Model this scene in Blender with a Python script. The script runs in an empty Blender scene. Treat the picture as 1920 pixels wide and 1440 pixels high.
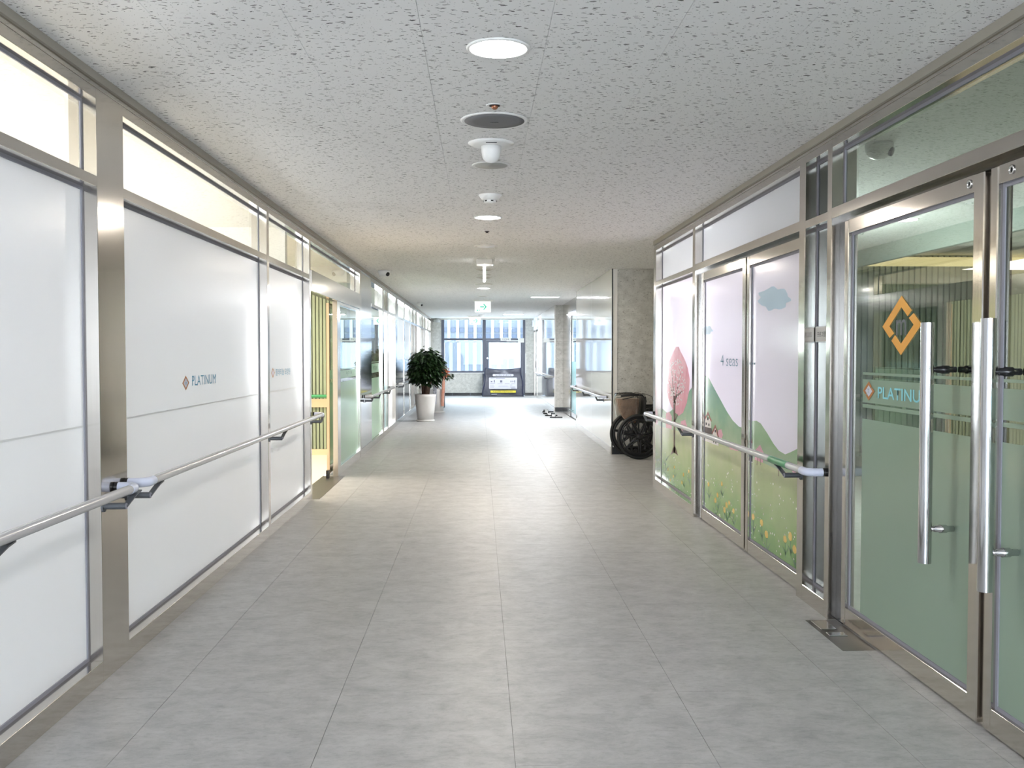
import bpy, bmesh, math, random
from mathutils import Vector, Matrix
random.seed(7)
C = bpy.context.scene
COL = C.collection
PI = math.pi
# ------------------------------------------------------------------ camera, world, lights, exposure
FPX, CX, CY, HC = 1800.0, 960.0, 720.0, 1.393
YAW = math.atan(61/FPX); PITCH = math.atan(57/FPX*math.cos(YAW))
cam = bpy.data.cameras.new('camera'); camo = bpy.data.objects.new('camera', cam); COL.objects.link(camo)
camo.location = (0, 0, HC); camo.rotation_euler = (PI/2-PITCH, 0, -YAW)
cam.sensor_width = 36; cam.lens = FPX/1920*36; cam.clip_end = 300; cam.clip_start = .05
C.camera = camo
C.view_settings.view_transform = 'Standard'; C.view_settings.look = 'None'
C.view_settings.gamma = 1; C.view_settings.use_curve_mapping = False
C.view_settings.exposure = 0.52
W = bpy.data.worlds.new('sky'); C.world = W; W.use_nodes = True
wn = W.node_tree.nodes; bg = wn['Background']
bg.inputs[0].default_value = (.74, .87, 1, 1); bg.inputs[1].default_value = 7
def area(name, loc, size, power, col, rot=(0, 0, 0), sy=None, spread=PI):
    l = bpy.data.lights.new(name, 'AREA'); l.energy = power; l.color = col
    l.shape = 'RECTANGLE'; l.size = size; l.size_y = sy or size; l.spread = spread
    o = bpy.data.objects.new(name, l); COL.objects.link(o); o.location = loc; o.rotation_euler = rot
    return o
def lights():
    area('assumed_room_light_warm', (-3.4, 11.2, 2.5), 1.6, 130, (1, .91, .78), sy=2.6)  # assumed room lamp, an unseen area light without fixture
    for y, e, c in ((-2, 85, (.98, .98, 1)), (2.0, 98, (.98, .98, 1)), (6.3, 140, (1, .98, .97)), (16.5, 230, (1, .93, .82)), (22, 130, (.97, .98, 1)), (28, 110, (.92, .96, 1))):
        l = bpy.data.lights.new('room_fill', 'POINT'); l.energy = e; l.color = c; l.shadow_soft_size = .25  # unseen point fill without fixture, added to brighten rooms, film panes and corridor
        o = bpy.data.objects.new('room_fill', l); COL.objects.link(o); o.location = (-4.0, y, 1.75)
    area('assumed_lobby_light', (6.2, 3.5, 2.68), 1.0, 300, (1, .90, .76), sy=3)  # assumed lobby lamp, out of view and without fixture
    l = bpy.data.lights.new('lobby_fill', 'POINT'); l.energy = 260; l.color = (1, .97, .99); l.shadow_soft_size = .2  # unseen point fill, added to light the mural film from behind
    o = bpy.data.objects.new('lobby_fill', l); COL.objects.link(o); o.location = (2.75, 8.3, 1.7)
    area('panel_light_lamp', (1.34, 19.65, H_-.02), .56, 110, (.97, .97, 1), sy=.26)
    area('panel_light_lamp', (1.0, 28.4, H_-.02), .56, 150, (.86, .93, 1), sy=.26)
    for y in (3.70, 8.25, 12.63, 17.14, -.85, -5.0):  # the two lamps behind the viewer are unseen, assumed to continue the row
        l = bpy.data.lights.new('downlight_lamp', 'AREA'); l.shape = 'DISK'; l.size = .205; l.energy = 10 if y < 8 else 19 if y < 12 else 28
        l.color = (1, .97, .95) if y < 8 else (1, .90, .78); o = bpy.data.objects.new('downlight_lamp', l); COL.objects.link(o); o.location = (.073, y, H_-.0095)
    # unseen area light added as fill, as daylight from an assumed back window
    area('assumed_window_fill', (.1, -6.3, 1.55), 3.3, 270, (.88, .93, 1), rot=(PI/2, 0, 0), sy=1.9)
    p_ = area('far_window_portal', (.13, 32.1, 1.3), 2.7, 1, (1, 1, 1), rot=(-PI/2, 0, 0), sy=2.4)
    p_.data.cycles.is_portal = True
H_ = 2.56
lights()
# ------------------------------------------------------------------ helpers
H = 2.56; XL = -1.595; XR = 1.82; SH = 2.50
FW = Vector((math.sin(YAW)*math.cos(PITCH), math.cos(YAW)*math.cos(PITCH), -math.sin(PITCH)))
RT = Vector((math.cos(YAW), -math.sin(YAW), 0)); UP = RT.cross(FW)
def ray(u, v): return FW+RT*((u-CX)/FPX)-UP*((v-CY)/FPX)
def onX(u, v, X):
    r = ray(u, v); t = X/r.x; return Vector((X, r.y*t, r.z*t+HC))
def lk(nt, a, b): nt.links.new(a, b)
def newmat(name):
    m = bpy.data.materials.new(name); m.use_nodes = True
    return m, m.node_tree, m.node_tree.nodes['Principled BSDF']
def S(p, k, v):
    if k in p.inputs: p.inputs[k].default_value = v
def simple(name, col, rough=.5, metal=0, coat=0, spec=.5, emis=None, es=0):
    m, nt, p = newmat(name)
    S(p, 'Base Color', (*col, 1)); S(p, 'Roughness', rough); S(p, 'Metallic', metal)
    S(p, 'Coat Weight', coat); S(p, 'Specular IOR Level', spec)
    if emis: S(p, 'Emission Color', (*emis, 1)); S(p, 'Emission Strength', es)
    return m
def noise_mix(name, c1, c2, scale=(1, 1, 1), ns=4, detail=6, rough=.5, lo=.35, hi=.65, bump=0, spec=.5, dist=0.0):
    m, nt, p = newmat(name); N = nt.nodes
    g = N.new('ShaderNodeNewGeometry'); mp = N.new('ShaderNodeMapping'); mp.inputs['Scale'].default_value = scale
    no = N.new('ShaderNodeTexNoise'); no.inputs['Scale'].default_value = ns; no.inputs['Detail'].default_value = detail
    no.inputs['Roughness'].default_value = .65; no.inputs['Distortion'].default_value = dist
    cr = N.new('ShaderNodeValToRGB'); cr.color_ramp.elements[0].position = lo; cr.color_ramp.elements[1].position = hi
    cr.color_ramp.elements[0].color = (*c1, 1); cr.color_ramp.elements[1].color = (*c2, 1)
    lk(nt, g.outputs['Position'], mp.inputs[0]); lk(nt, mp.outputs[0], no.inputs['Vector']); lk(nt, no.outputs[0], cr.inputs[0])
    lk(nt, cr.outputs[0], p.inputs['Base Color']); S(p, 'Roughness', rough); S(p, 'Specular IOR Level', spec)
    if bump:
        b = N.new('ShaderNodeBump'); b.inputs['Strength'].default_value = bump; b.inputs['Distance'].default_value = .002
        lk(nt, no.outputs[0], b.inputs['Height']); lk(nt, b.outputs[0], p.inputs['Normal'])
    return m
def steel(name, col, rough, sc=(300, 300, 2), amp=.05):
    m, nt, p = newmat(name); N = nt.nodes
    S(p, 'Metallic', 1); 
    g = N.new('ShaderNodeNewGeometry'); mp = N.new('ShaderNodeMapping'); mp.inputs['Scale'].default_value = sc
    no = N.new('ShaderNodeTexNoise'); no.inputs['Scale'].default_value = 1; no.inputs['Detail'].default_value = 2
    mr = N.new('ShaderNodeMapRange'); mr.inputs['To Min'].default_value = rough-amp; mr.inputs['To Max'].default_value = rough+amp
    lk(nt, g.outputs['Position'], mp.inputs[0]); lk(nt, mp.outputs[0], no.inputs['Vector'])
    lk(nt, no.outputs[0], mr.inputs[0]); lk(nt, mr.outputs[0], p.inputs['Roughness'])
    mx = N.new('ShaderNodeMixRGB'); mx.inputs[1].default_value = (*[c*.93 for c in col], 1); mx.inputs[2].default_value = (*[min(1, c*1.05) for c in col], 1)
    lk(nt, no.outputs[0], mx.inputs[0]); lk(nt, mx.outputs[0], p.inputs['Base Color'])
    n2 = N.new('ShaderNodeTexNoise'); n2.inputs['Scale'].default_value = 2.2; n2.inputs['Detail'].default_value = 0
    lk(nt, g.outputs['Position'], n2.inputs['Vector'])
    b = N.new('ShaderNodeBump'); b.inputs['Strength'].default_value = .25; b.inputs['Distance'].default_value = .004
    lk(nt, n2.outputs[0], b.inputs['Height']); lk(nt, b.outputs[0], p.inputs['Normal'])
    return m
def glass(name, tint, refl=1.5, rough=0.0, cover=0.0, ccol=(1, 1, 1), ior=1.5):
    """thin pane: tinted see-through mixed with a fresnel mirror; cover = share of frosted film"""
    m = bpy.data.materials.new(name); m.use_nodes = True; nt = m.node_tree; N = nt.nodes; N.clear()
    o = N.new('ShaderNodeOutputMaterial'); t = N.new('ShaderNodeBsdfTransparent'); t.inputs[0].default_value = (*tint, 1)
    gl = N.new('ShaderNodeBsdfGlossy'); gl.inputs['Roughness'].default_value = rough; gl.inputs[0].default_value = (.95, 1, .97, 1)
    fr = N.new('ShaderNodeFresnel'); fr.inputs[0].default_value = ior
    mu = N.new('ShaderNodeMath'); mu.operation = 'MULTIPLY'; mu.inputs[1].default_value = refl; mu.use_clamp = True
    ge = N.new('ShaderNodeNewGeometry'); ft = N.new('ShaderNodeMath'); ft.operation = 'SUBTRACT'; ft.inputs[0].default_value = 1
    lk(nt, ge.outputs['Backfacing'], ft.inputs[1]); m2 = N.new('ShaderNodeMath'); m2.operation = 'MULTIPLY'
    lk(nt, fr.outputs[0], m2.inputs[0]); lk(nt, ft.outputs[0], m2.inputs[1]); lk(nt, m2.outputs[0], mu.inputs[0])
    base = t.outputs[0]
    if cover:
        d = N.new('ShaderNodeBsdfDiffuse'); d.inputs[0].default_value = (*ccol, 1)
        tl = N.new('ShaderNodeBsdfTranslucent'); tl.inputs[0].default_value = (*ccol, 1)
        a = N.new('ShaderNodeMixShader'); a.inputs[0].default_value = .45; lk(nt, d.outputs[0], a.inputs[1]); lk(nt, tl.outputs[0], a.inputs[2])
        b = N.new('ShaderNodeMixShader'); b.inputs[0].default_value = cover; lk(nt, t.outputs[0], b.inputs[1]); lk(nt, a.outputs[0], b.inputs[2])
        base = b.outputs[0]
    mx = N.new('ShaderNodeMixShader'); lk(nt, mu.outputs[0], mx.inputs[0]); lk(nt, base, mx.inputs[1]); lk(nt, gl.outputs[0], mx.inputs[2])
    lk(nt, mx.outputs[0], o.inputs[0])
    return m
M = {}
M['steel'] = steel('brushed_steel', (.58, .55, .51), .13)
M['steel_h'] = steel('brushed_steel_horizontal', (.58, .55, .51), .12, (300, 2, 300))
M['chrome'] = simple('polished_steel', (.60, .60, .61), .10, 1)
M['gasket'] = simple('grey_sealant', (.27, .27, .31), .6)
def filmmat(name, col, rough, tr, spec):
    m, nt, p = newmat(name); N = nt.nodes; S(p, 'Base Color', (*col, 1)); S(p, 'Roughness', rough); S(p, 'Specular IOR Level', spec)
    t = N.new('ShaderNodeBsdfTranslucent'); t.inputs[0].default_value = (*col, 1); x = N.new('ShaderNodeMixShader'); x.inputs[0].default_value = tr
    lk(nt, p.outputs[0], x.inputs[1]); lk(nt, t.outputs[0], x.inputs[2]); lk(nt, x.outputs[0], N['Material Output'].inputs[0]); return m
M['film'] = filmmat('white_window_film', (.86, .885, .92), .25, .3, .35)
M['film_lilac'] = filmmat('mural_paper_white', (.84, .83, .90), .15, .4, .6)
M['film_seam'] = simple('film_seam', (.70, .72, .73), .4)
M['clear'] = glass('clear_glass', (.95, .965, .955), 1.2)
M['window_glass'] = glass('window_glass', (.93, .96, .97), .3)
M['door_glass'] = glass('door_glass', (.50, .56, .52), 1.6)
M['dark_glass'] = glass('dark_sidelight_glass', (.12, .15, .15), 1.5)
M['far_glass'] = glass('far_glass', (.55, .60, .57), 1.4)
M['frost'] = glass('green_frosted_film', (.6, .7, .6), .8, .15, .93, (.47, .58, .49))
M['frost_mint'] = glass('mint_frosted_film', (.7, .8, .7), .8, .15, .93, (.62, .82, .68))
M['teal'] = simple('teal_door_film', (.24, .50, .52), .2)
M['gloss'] = simple('gloss_white_panel', (.86, .835, .79), .045, spec=.75, coat=.5)
M['dark_reflection_panel'] = simple('dark_reflection_gloss', (.055, .04, .045), .12)  # dark wall reflection given as a base colour
M['black'] = simple('black_gloss', (.012, .012, .014), .25)
M['blackrub'] = simple('black_rubber', (.012, .012, .013), .6)
M['blackmet'] = simple('black_paint', (.015, .015, .017), .3)
M['white'] = simple('white_plastic', (.85, .85, .84), .35)
M['offwhite'] = simple('offwhite_plastic', (.72, .70, .66), .45)
M['lilac'] = simple('pale_lilac_plastic', (.62, .66, .80), .25)
M['rail'] = simple('pale_grey_rail', (.56, .56, .575), .18, .25)
M['railgreen'] = simple('green_grip', (.03, .28, .10), .3)
M['bracket'] = simple('bracket_grey', (.13, .14, .155), .4, .5)
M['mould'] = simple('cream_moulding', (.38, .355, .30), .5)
M['cream'] = simple('cream_wall', (.90, .88, .83), .7)
M['creamfloor'] = simple('cream_floor', (.86, .78, .66), .3)
M['slat_green'] = simple('sage_slat', (.30, .35, .24), .5)
M['slatgap'] = simple('slat_backing', (.08, .085, .07), .8)
M['slat_dim'] = simple('grey_green_slats', (.33, .38, .35), .6)
M['wood'] = simple('pale_wood', (.74, .55, .36), .5)
M['frame_grey'] = simple('window_frame_grey', (.085, .09, .12), .4)
M['speaker'] = simple('grey_grille', (.17, .17, .18), .7)
M['vent'] = simple('grey_disc', (.42, .42, .40), .6)
M['speck'] = simple('dark_hole', (.03, .02, .02), .8)
M['copper'] = simple('copper_head', (.45, .20, .12), .4, .8)
M['lamp'] = simple('lamp_white', (1, 1, 1), .5, emis=(1, .98, .96), es=30)
M['lampstrip'] = simple('lamp_strip', (1, 1, 1), .5, emis=(.97, .98, 1), es=5)
M['signwhite'] = simple('lit_sign', (1, 1, 1), .5, emis=(.93, 1, .95), es=.5)
M['signgreen'] = simple('lit_sign_green', (.02, .4, .25), .5, emis=(.02, .42, .26), es=.45)
M['cove'] = simple('warm_lit_cove', (1, .8, .5), .5, emis=(1, .72, .38), es=1.3)
M['pot'] = simple('ceramic_white', (.70, .68, .66), .35)
M['soil'] = noise_mix('soil', (.03, .02, .015), (.10, .07, .05), ns=60)
M['leaf'] = noise_mix('dark_leaf', (.005, .016, .005), (.016, .042, .012), ns=9, rough=.35)
M['leaf2'] = noise_mix('light_leaf', (.014, .042, .012), (.06, .12, .035), ns=9, rough=.4)
M['bark'] = noise_mix('bark', (.05, .03, .02), (.16, .09, .06), (1, 1, .3), ns=40, rough=.8)
M['orange'] = noise_mix('orange_petal', (.75, .14, .05), (.95, .42, .18), ns=25, rough=.5)
M['ribbon'] = noise_mix('peach_ribbon', (.75, .32, .22), (.85, .50, .38), (1, 1, 1), ns=10, rough=.4)
M['tube_blue'] = simple('blue_grey_tube', (.10, .15, .19), .35, .4)
M['bagcloth'] = noise_mix('charcoal_cloth', (.045, .047, .066), (.075, .078, .10), ns=6, rough=.42, spec=.6)
M['navy'] = simple('navy_piping', (.012, .016, .06), .5)
M['yellow'] = simple('yellow_label', (.62, .52, .04), .5)
M['ink'] = simple('black_ink', (.02, .02, .025), .6)
M['inkgrey'] = simple('grey_ink', (.13, .13, .18), .6)
M['label'] = simple('white_label', (.50, .50, .56), .5)
M['kraft'] = noise_mix('brown_paper', (.22, .13, .09), (.36, .23, .16), ns=14, rough=.5, bump=.5)
M['cling'] = glass('clear_plastic', (.9, .88, .85), 2.0, .08, .15, (.6, .55, .5))
M['orange_logo'] = simple('amber_logo', (.87, .41, .06), .5)
M['brown_logo'] = simple('brown_orange_logo', (.50, .19, .05), .5)
M['blue_ink'] = simple('blue_lettering', (.07, .30, .46), .5)
M['cyan_ink'] = simple('cyan_lettering', (.30, .74, .84), .5)
M['logo_pale'] = simple('logo_pale_centre', (.70, .70, .80), .5)
M['teal_ink'] = simple('teal_grey_ink', (.08, .22, .27), .6)
M['cloud'] = simple('cloud_blue', (.46, .63, .78), .4)
M['cloud2'] = simple('cloud_pale', (.66, .76, .86), .4)
M['trunk'] = simple('print_trunk', (.13, .07, .045), .4)
M['pink'] = noise_mix('print_blossom', (.72, .22, .32), (.86, .50, .58), ns=7, lo=.35, hi=.7, rough=.3)
M['pink2'] = simple('print_pale_blossom', (.84, .46, .56), .3)
M['blossomdot'] = simple('print_white_petal', (.90, .80, .84), .3)
M['roofred'] = simple('print_roof', (.30, .05, .03), .4)
M['roofdark'] = simple('print_dark_roof', (.06, .02, .02), .4)
M['housewhite'] = simple('print_house', (.86, .82, .80), .4)
M['petal'] = simple('print_yellow_flower', (.86, .62, .18), .4)
M['stem'] = simple('print_stem', (.06, .17, .07), .4)
M['dotwhite'] = simple('print_white_dot', (.86, .88, .74), .4)
M['stainless_plate'] = steel('worn_floor_plate', (.20, .19, .18), .4, (4, 200, 200))
M['ext_wall'] = noise_mix('pale_facade', (.19, .21, .245), (.23, .25, .285), ns=2, rough=.8)
M['ext_pil'] = simple('white_pilaster', (.195, .206, .218), .7)
M['ext_blue'] = simple('blue_grey_bands', (.125, .155, .195), .6)
M['ext_win'] = simple('facade_window', (.08, .10, .15), .25)
# floor vinyl
m, nt, p = newmat('marbled_vinyl'); N = nt.nodes
g = N.new('ShaderNodeNewGeometry')
def nz(sc, ns, det, r=.65, dist=0):
    mp = N.new('ShaderNodeMapping'); mp.inputs['Scale'].default_value = sc
    no = N.new('ShaderNodeTexNoise'); no.inputs['Scale'].default_value = ns; no.inputs['Detail'].default_value = det
    no.inputs['Roughness'].default_value = r; no.inputs['Distortion'].default_value = dist
    lk(nt, g.outputs['Position'], mp.inputs[0]); lk(nt, mp.outputs[0], no.inputs['Vector']); return no
a = nz((1, 1.3, 1), 5.5, 9, .78, .3); b = nz((1, 2.2, 1), 17, 6, .8); c = nz((1, 1, 1), .9, 2)
cr = N.new('ShaderNodeValToRGB'); e = cr.color_ramp.elements
e[0].position = .30; e[0].color = (.31, .309, .305, 1); e[1].position = .62; e[1].color = (.465, .463, .457, 1)
cr2 = N.new('ShaderNodeValToRGB'); e = cr2.color_ramp.elements
e[0].position = .28; e[0].color = (.66, .66, .65, 1); e[1].position = .50; e[1].color = (1, 1, 1, 1)
mu = N.new('ShaderNodeMixRGB'); mu.blend_type = 'MULTIPLY'; mu.inputs[0].default_value = .8
lk(nt, a.outputs[0], cr.inputs[0]); lk(nt, b.outputs[0], cr2.inputs[0]); lk(nt, cr.outputs[0], mu.inputs[1]); lk(nt, cr2.outputs[0], mu.inputs[2])
lk(nt, mu.outputs[0], p.inputs['Base Color']); S(p, 'Roughness', .42); S(p, 'Specular IOR Level', .4)
M['vinyl'] = m
# ceiling mineral tile with fissures
m, nt, p = newmat('fissured_ceiling_board'); N = nt.nodes
g = N.new('ShaderNodeNewGeometry')
S(p, 'Roughness', .9); S(p, 'Specular IOR Level', .1)
def specks(sc, ns, thr, seedoff):
    mp = N.new('ShaderNodeMapping'); mp.inputs['Scale'].default_value = sc; mp.inputs['Location'].default_value = seedoff
    mp.inputs['Rotation'].default_value = (0, 0, .12)
    nd = N.new('ShaderNodeTexNoise'); nd.inputs['Scale'].default_value = 30; nd.inputs['Detail'].default_value = 2
    ad = N.new('ShaderNodeVectorMath'); ad.operation = 'MULTIPLY_ADD'; ad.inputs[1].default_value = (.035, .03, 0)
    lk(nt, g.outputs['Position'], nd.inputs['Vector']); lk(nt, nd.outputs['Color'], ad.inputs[0]); lk(nt, g.outputs['Position'], ad.inputs[2])
    lk(nt, ad.outputs[0], mp.inputs[0])
    v = N.new('ShaderNodeTexVoronoi'); v.inputs['Scale'].default_value = ns; lk(nt, mp.outputs[0], v.inputs['Vector'])
    # random size per cell
    sx = N.new('ShaderNodeSeparateColor'); lk(nt, v.outputs['Color'], sx.inputs[0])
    mt = N.new('ShaderNodeMath'); mt.operation = 'MULTIPLY'; mt.inputs[1].default_value = thr; lk(nt, sx.outputs[0], mt.inputs[0])
    ls = N.new('ShaderNodeMath'); ls.operation = 'LESS_THAN'; lk(nt, v.outputs['Distance'], ls.inputs[0]); lk(nt, mt.outputs[0], ls.inputs[1])
    return ls
s1 = specks((1, 3.6, .001), 26, .31, (0, 0, 0)); s2 = specks((1.2, 2.0, .001), 60, .22, (3.3, 1.7, 0))
s3 = specks((1, 3.2, .001), 15, .20, (7.1, 4.2, 0))
mx = N.new('ShaderNodeMath'); mx.operation = 'MAXIMUM'; lk(nt, s1.outputs[0], mx.inputs[0]); lk(nt, s2.outputs[0], mx.inputs[1])
mx2 = N.new('ShaderNodeMath'); mx2.operation = 'MAXIMUM'; lk(nt, mx.outputs[0], mx2.inputs[0]); lk(nt, s3.outputs[0], mx2.inputs[1])
mc = N.new('ShaderNodeMixRGB'); mc.inputs[1].default_value = (.86, .855, .85, 1); mc.inputs[2].default_value = (.15, .15, .145, 1)
lk(nt, mx2.outputs[0], mc.inputs[0]); lk(nt, mc.outputs[0], p.inputs['Base Color'])
M['ceil'] = m
M['ceilgap'] = simple('ceiling_joint', (.42, .41, .39), .9)
M['floorgap'] = simple('floor_joint', (.30, .30, .28), .9)
# granite-look textured wall board
m, nt, p = newmat('flecked_stone_board'); N = nt.nodes; g = N.new('ShaderNodeNewGeometry')
def nz2(sc, ns, det, r):
    mp = N.new('ShaderNodeMapping'); mp.inputs['Scale'].default_value = sc
    no = N.new('ShaderNodeTexNoise'); no.inputs['Scale'].default_value = ns; no.inputs['Detail'].default_value = det; no.inputs['Roughness'].default_value = r
    lk(nt, g.outputs['Position'], mp.inputs[0]); lk(nt, mp.outputs[0], no.inputs['Vector']); return no
a = nz2((1, 1, 1.3), 9, 8, .75); b = nz2((1, 1, 2.2), 38, 3, .5)
cr = N.new('ShaderNodeValToRGB'); e = cr.color_ramp.elements
e[0].position = .33; e[0].color = (.46, .45, .41, 1); e[1].position = .66; e[1].color = (.68, .67, .625, 1)
cr2 = N.new('ShaderNodeValToRGB'); e = cr2.color_ramp.elements
e[0].position = .31; e[0].color = (.38, .36, .33, 1); e[1].position = .37; e[1].color = (1, 1, 1, 1)
mu = N.new('ShaderNodeMixRGB'); mu.blend_type = 'MULTIPLY'; mu.inputs[0].default_value = .8
lk(nt, a.outputs[0], cr.inputs[0]); lk(nt, b.outputs[0], cr2.inputs[0]); lk(nt, cr.outputs[0], mu.inputs[1]); lk(nt, cr2.outputs[0], mu.inputs[2])
lk(nt, mu.outputs[0], p.inputs['Base Color']); S(p, 'Roughness', .5)
M['granite'] = m
# mural gradients (printed colours)
def gradmat(name, stops, z0, z1, amp=.18, ns=5, dots=0):
    m, nt, p = newmat(name); N = nt.nodes; g = N.new('ShaderNodeNewGeometry')
    sp = N.new('ShaderNodeSeparateXYZ'); lk(nt, g.outputs['Position'], sp.inputs[0])
    mr = N.new('ShaderNodeMapRange'); mr.inputs['From Min'].default_value = z0; mr.inputs['From Max'].default_value = z1
    lk(nt, sp.outputs[2], mr.inputs[0])
    no = N.new('ShaderNodeTexNoise'); no.inputs['Scale'].default_value = ns; no.inputs['Detail'].default_value = 5; lk(nt, g.outputs['Position'], no.inputs['Vector'])
    sb = N.new('ShaderNodeMath'); sb.operation = 'SUBTRACT'; sb.inputs[1].default_value = .5; lk(nt, no.outputs[0], sb.inputs[0])
    ma = N.new('ShaderNodeMath'); ma.operation = 'MULTIPLY_ADD'; ma.inputs[1].default_value = amp*4; lk(nt, sb.outputs[0], ma.inputs[0]); lk(nt, mr.outputs[0], ma.inputs[2])
    cr = N.new('ShaderNodeValToRGB'); els = cr.color_ramp.elements
    els[0].position = stops[0][0]; els[0].color = (*stops[0][1], 1); els[1].position = stops[-1][0]; els[1].color = (*stops[-1][1], 1)
    for q, c_ in stops[1:-1]:
        x = els.new(q); x.color = (*c_, 1)
    lk(nt, ma.outputs[0], cr.inputs[0]); lk(nt, cr.outputs[0], p.inputs['Base Color']); S(p, 'Roughness', .18)
    return m
M['hill'] = gradmat('print_green_hill', [(0, (.44, .60, .38)), (.35, (.25, .47, .30)), (.62, (.19, .42, .32)), (1, (.42, .57, .30))], .72, 1.32, .14)
M['hill2'] = gradmat('print_pale_hill', [(0, (.47, .58, .42)), (.6, (.34, .53, .30)), (1, (.43, .60, .38))], .60, 1.0, .12)
M['meadow'] = gradmat('print_meadow', [(0, (.17, .36, .12)), (.3, (.28, .46, .17)), (.6, (.47, .58, .28)), (.85, (.62, .66, .38)), (1, (.66, .66, .42))], .02, .80, .13, 4)

class MB:
    def __init__(s): s.v = []; s.f = []; s.sm = []
    def add(s, vs, fs, smooth=False, mat=None):
        n = len(s.v)
        for p in vs:
            p = Vector(p)
            s.v.append(tuple(mat @ p) if mat else tuple(p))
        for f_ in fs: s.f.append([n+i for i in f_]); s.sm.append(smooth)
        return s
    def box(s, x0, x1, y0, y1, z0, z1, mat=None):
        vs = [(x, y, z) for z in (z0, z1) for y in (y0, y1) for x in (x0, x1)]
        return s.add(vs, [(0, 2, 3, 1), (4, 5, 7, 6), (0, 1, 5, 4), (2, 6, 7, 3), (0, 4, 6, 2), (1, 3, 7, 5)], False, mat)
    def tube(s, pts, r, n=12, cap=True, closed=False, rf=None):
        pts = [Vector(p) for p in pts]; k = len(pts); rings = []
        up = None
        for i, p in enumerate(pts):
            if closed: t = pts[(i+1) % k]-pts[i-1]
            else: t = pts[min(i+1, k-1)]-pts[max(i-1, 0)]
            t.normalize()
            if up is None:
                up = Vector((0, 0, 1)) if abs(t.z) < .9 else Vector((1, 0, 0))
            a = t.cross(up).normalized(); b = a.cross(t).normalized(); up = b
            rr = r[i] if isinstance(r, (list, tuple)) else r
            rings.append([p+(a*math.cos(2*PI*j/n)+b*math.sin(2*PI*j/n))*rr*(rf(j) if rf else 1) for j in range(n)])
        vs = [q for R in rings for q in R]; fs = []
        for i in range(k if closed else k-1):
            i2 = (i+1) % k
            for j in range(n): fs.append((i*n+j, i*n+(j+1) % n, i2*n+(j+1) % n, i2*n+j))
        s.add(vs, fs, True)
        if cap and not closed:
            s.add(rings[0], [tuple(range(n))]); s.add(rings[-1], [tuple(reversed(range(n)))])
        return s
    def lathe(s, prof, n=32, mat=None, smooth=True):
        vs = []; fs = []
        for r, z in prof:
            for j in range(n): vs.append((r*math.cos(2*PI*j/n), r*math.sin(2*PI*j/n), z))
        for i in range(len(prof)-1):
            for j in range(n): fs.append((i*n+j, i*n+(j+1) % n, (i+1)*n+(j+1) % n, (i+1)*n+j))
        fs.append(tuple(reversed(range(n)))); fs.append(tuple((len(prof)-1)*n+j for j in range(n)))
        return s.add(vs, fs, smooth, mat)
    def prism(s, poly, d, mat=None):
        """poly in local xy, extruded 0..d in z"""
        n = len(poly)
        vs = [(x, y, 0) for x, y in poly]+[(x, y, d) for x, y in poly]
        fs = [tuple(reversed(range(n))), tuple(range(n, 2*n))]+[(i, (i+1) % n, n+(i+1) % n, n+i) for i in range(n)]
        return s.add(vs, fs, False, mat)
    def build(s, name, m, parent=None, bevel=0, seg=1):
        me = bpy.data.meshes.new(name); me.from_pydata(s.v, [], s.f)
        me.polygons.foreach_set('use_smooth', s.sm); me.update()
        bm = bmesh.new(); bm.from_mesh(me); bmesh.ops.recalc_face_normals(bm, faces=bm.faces); bm.to_mesh(me); bm.free()
        me.materials.append(M[m] if isinstance(m, str) else m)
        o = bpy.data.objects.new(name, me); COL.objects.link(o)
        if parent:
            o.parent = parent; o.matrix_parent_inverse = Matrix.Identity(4)
            if parent.get('_o'): pass
        if bevel:
            b = o.modifiers.new('bevel', 'BEVEL'); b.width = bevel; b.segments = seg; b.limit_method = 'ANGLE'; b.angle_limit = .6
        return o
def tag(o, label=None, cat=None, group=None, kind=None):
    if label: o['label'] = label
    if cat: o['category'] = cat
    if group: o['group'] = group
    if kind: o['kind'] = kind
    return o
def empty(name, loc=(0, 0, 0), rz=0, label=None, cat=None, group=None, kind=None):
    o = bpy.data.objects.new(name, None); COL.objects.link(o); o.location = loc; o.rotation_euler = (0, 0, rz); o.empty_display_size = .1
    return tag(o, label, cat, group, kind)
def copy_tree(o, parent=None):
    c = o.copy(); COL.objects.link(c)
    if parent: c.parent = parent
    for ch in list(o.children): copy_tree(ch, c)
    return c
def B(name, m, parent, *boxes, bevel=0):
    if parent and len(boxes) > 1:
        for b in boxes: o = B(name, m, parent, b, bevel=bevel)
        return o
    mb = MB()
    for b in boxes: mb.box(*b)
    return mb.build(name, m, parent, bevel)
ML = lambda x, y, z: Matrix(((0, 0, 1, x), (1, 0, 0, y), (0, 1, 0, z), (0, 0, 0, 1)))      # on a face looking +X
MR = lambda x, y, z: Matrix(((0, 0, -1, x), (-1, 0, 0, y), (0, 1, 0, z), (0, 0, 0, 1)))    # on a face looking -X
ME = lambda x, y, z: Matrix(((1, 0, 0, x), (0, 0, -1, y), (0, 1, 0, z), (0, 0, 0, 1)))     # on a face looking -Y
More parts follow.
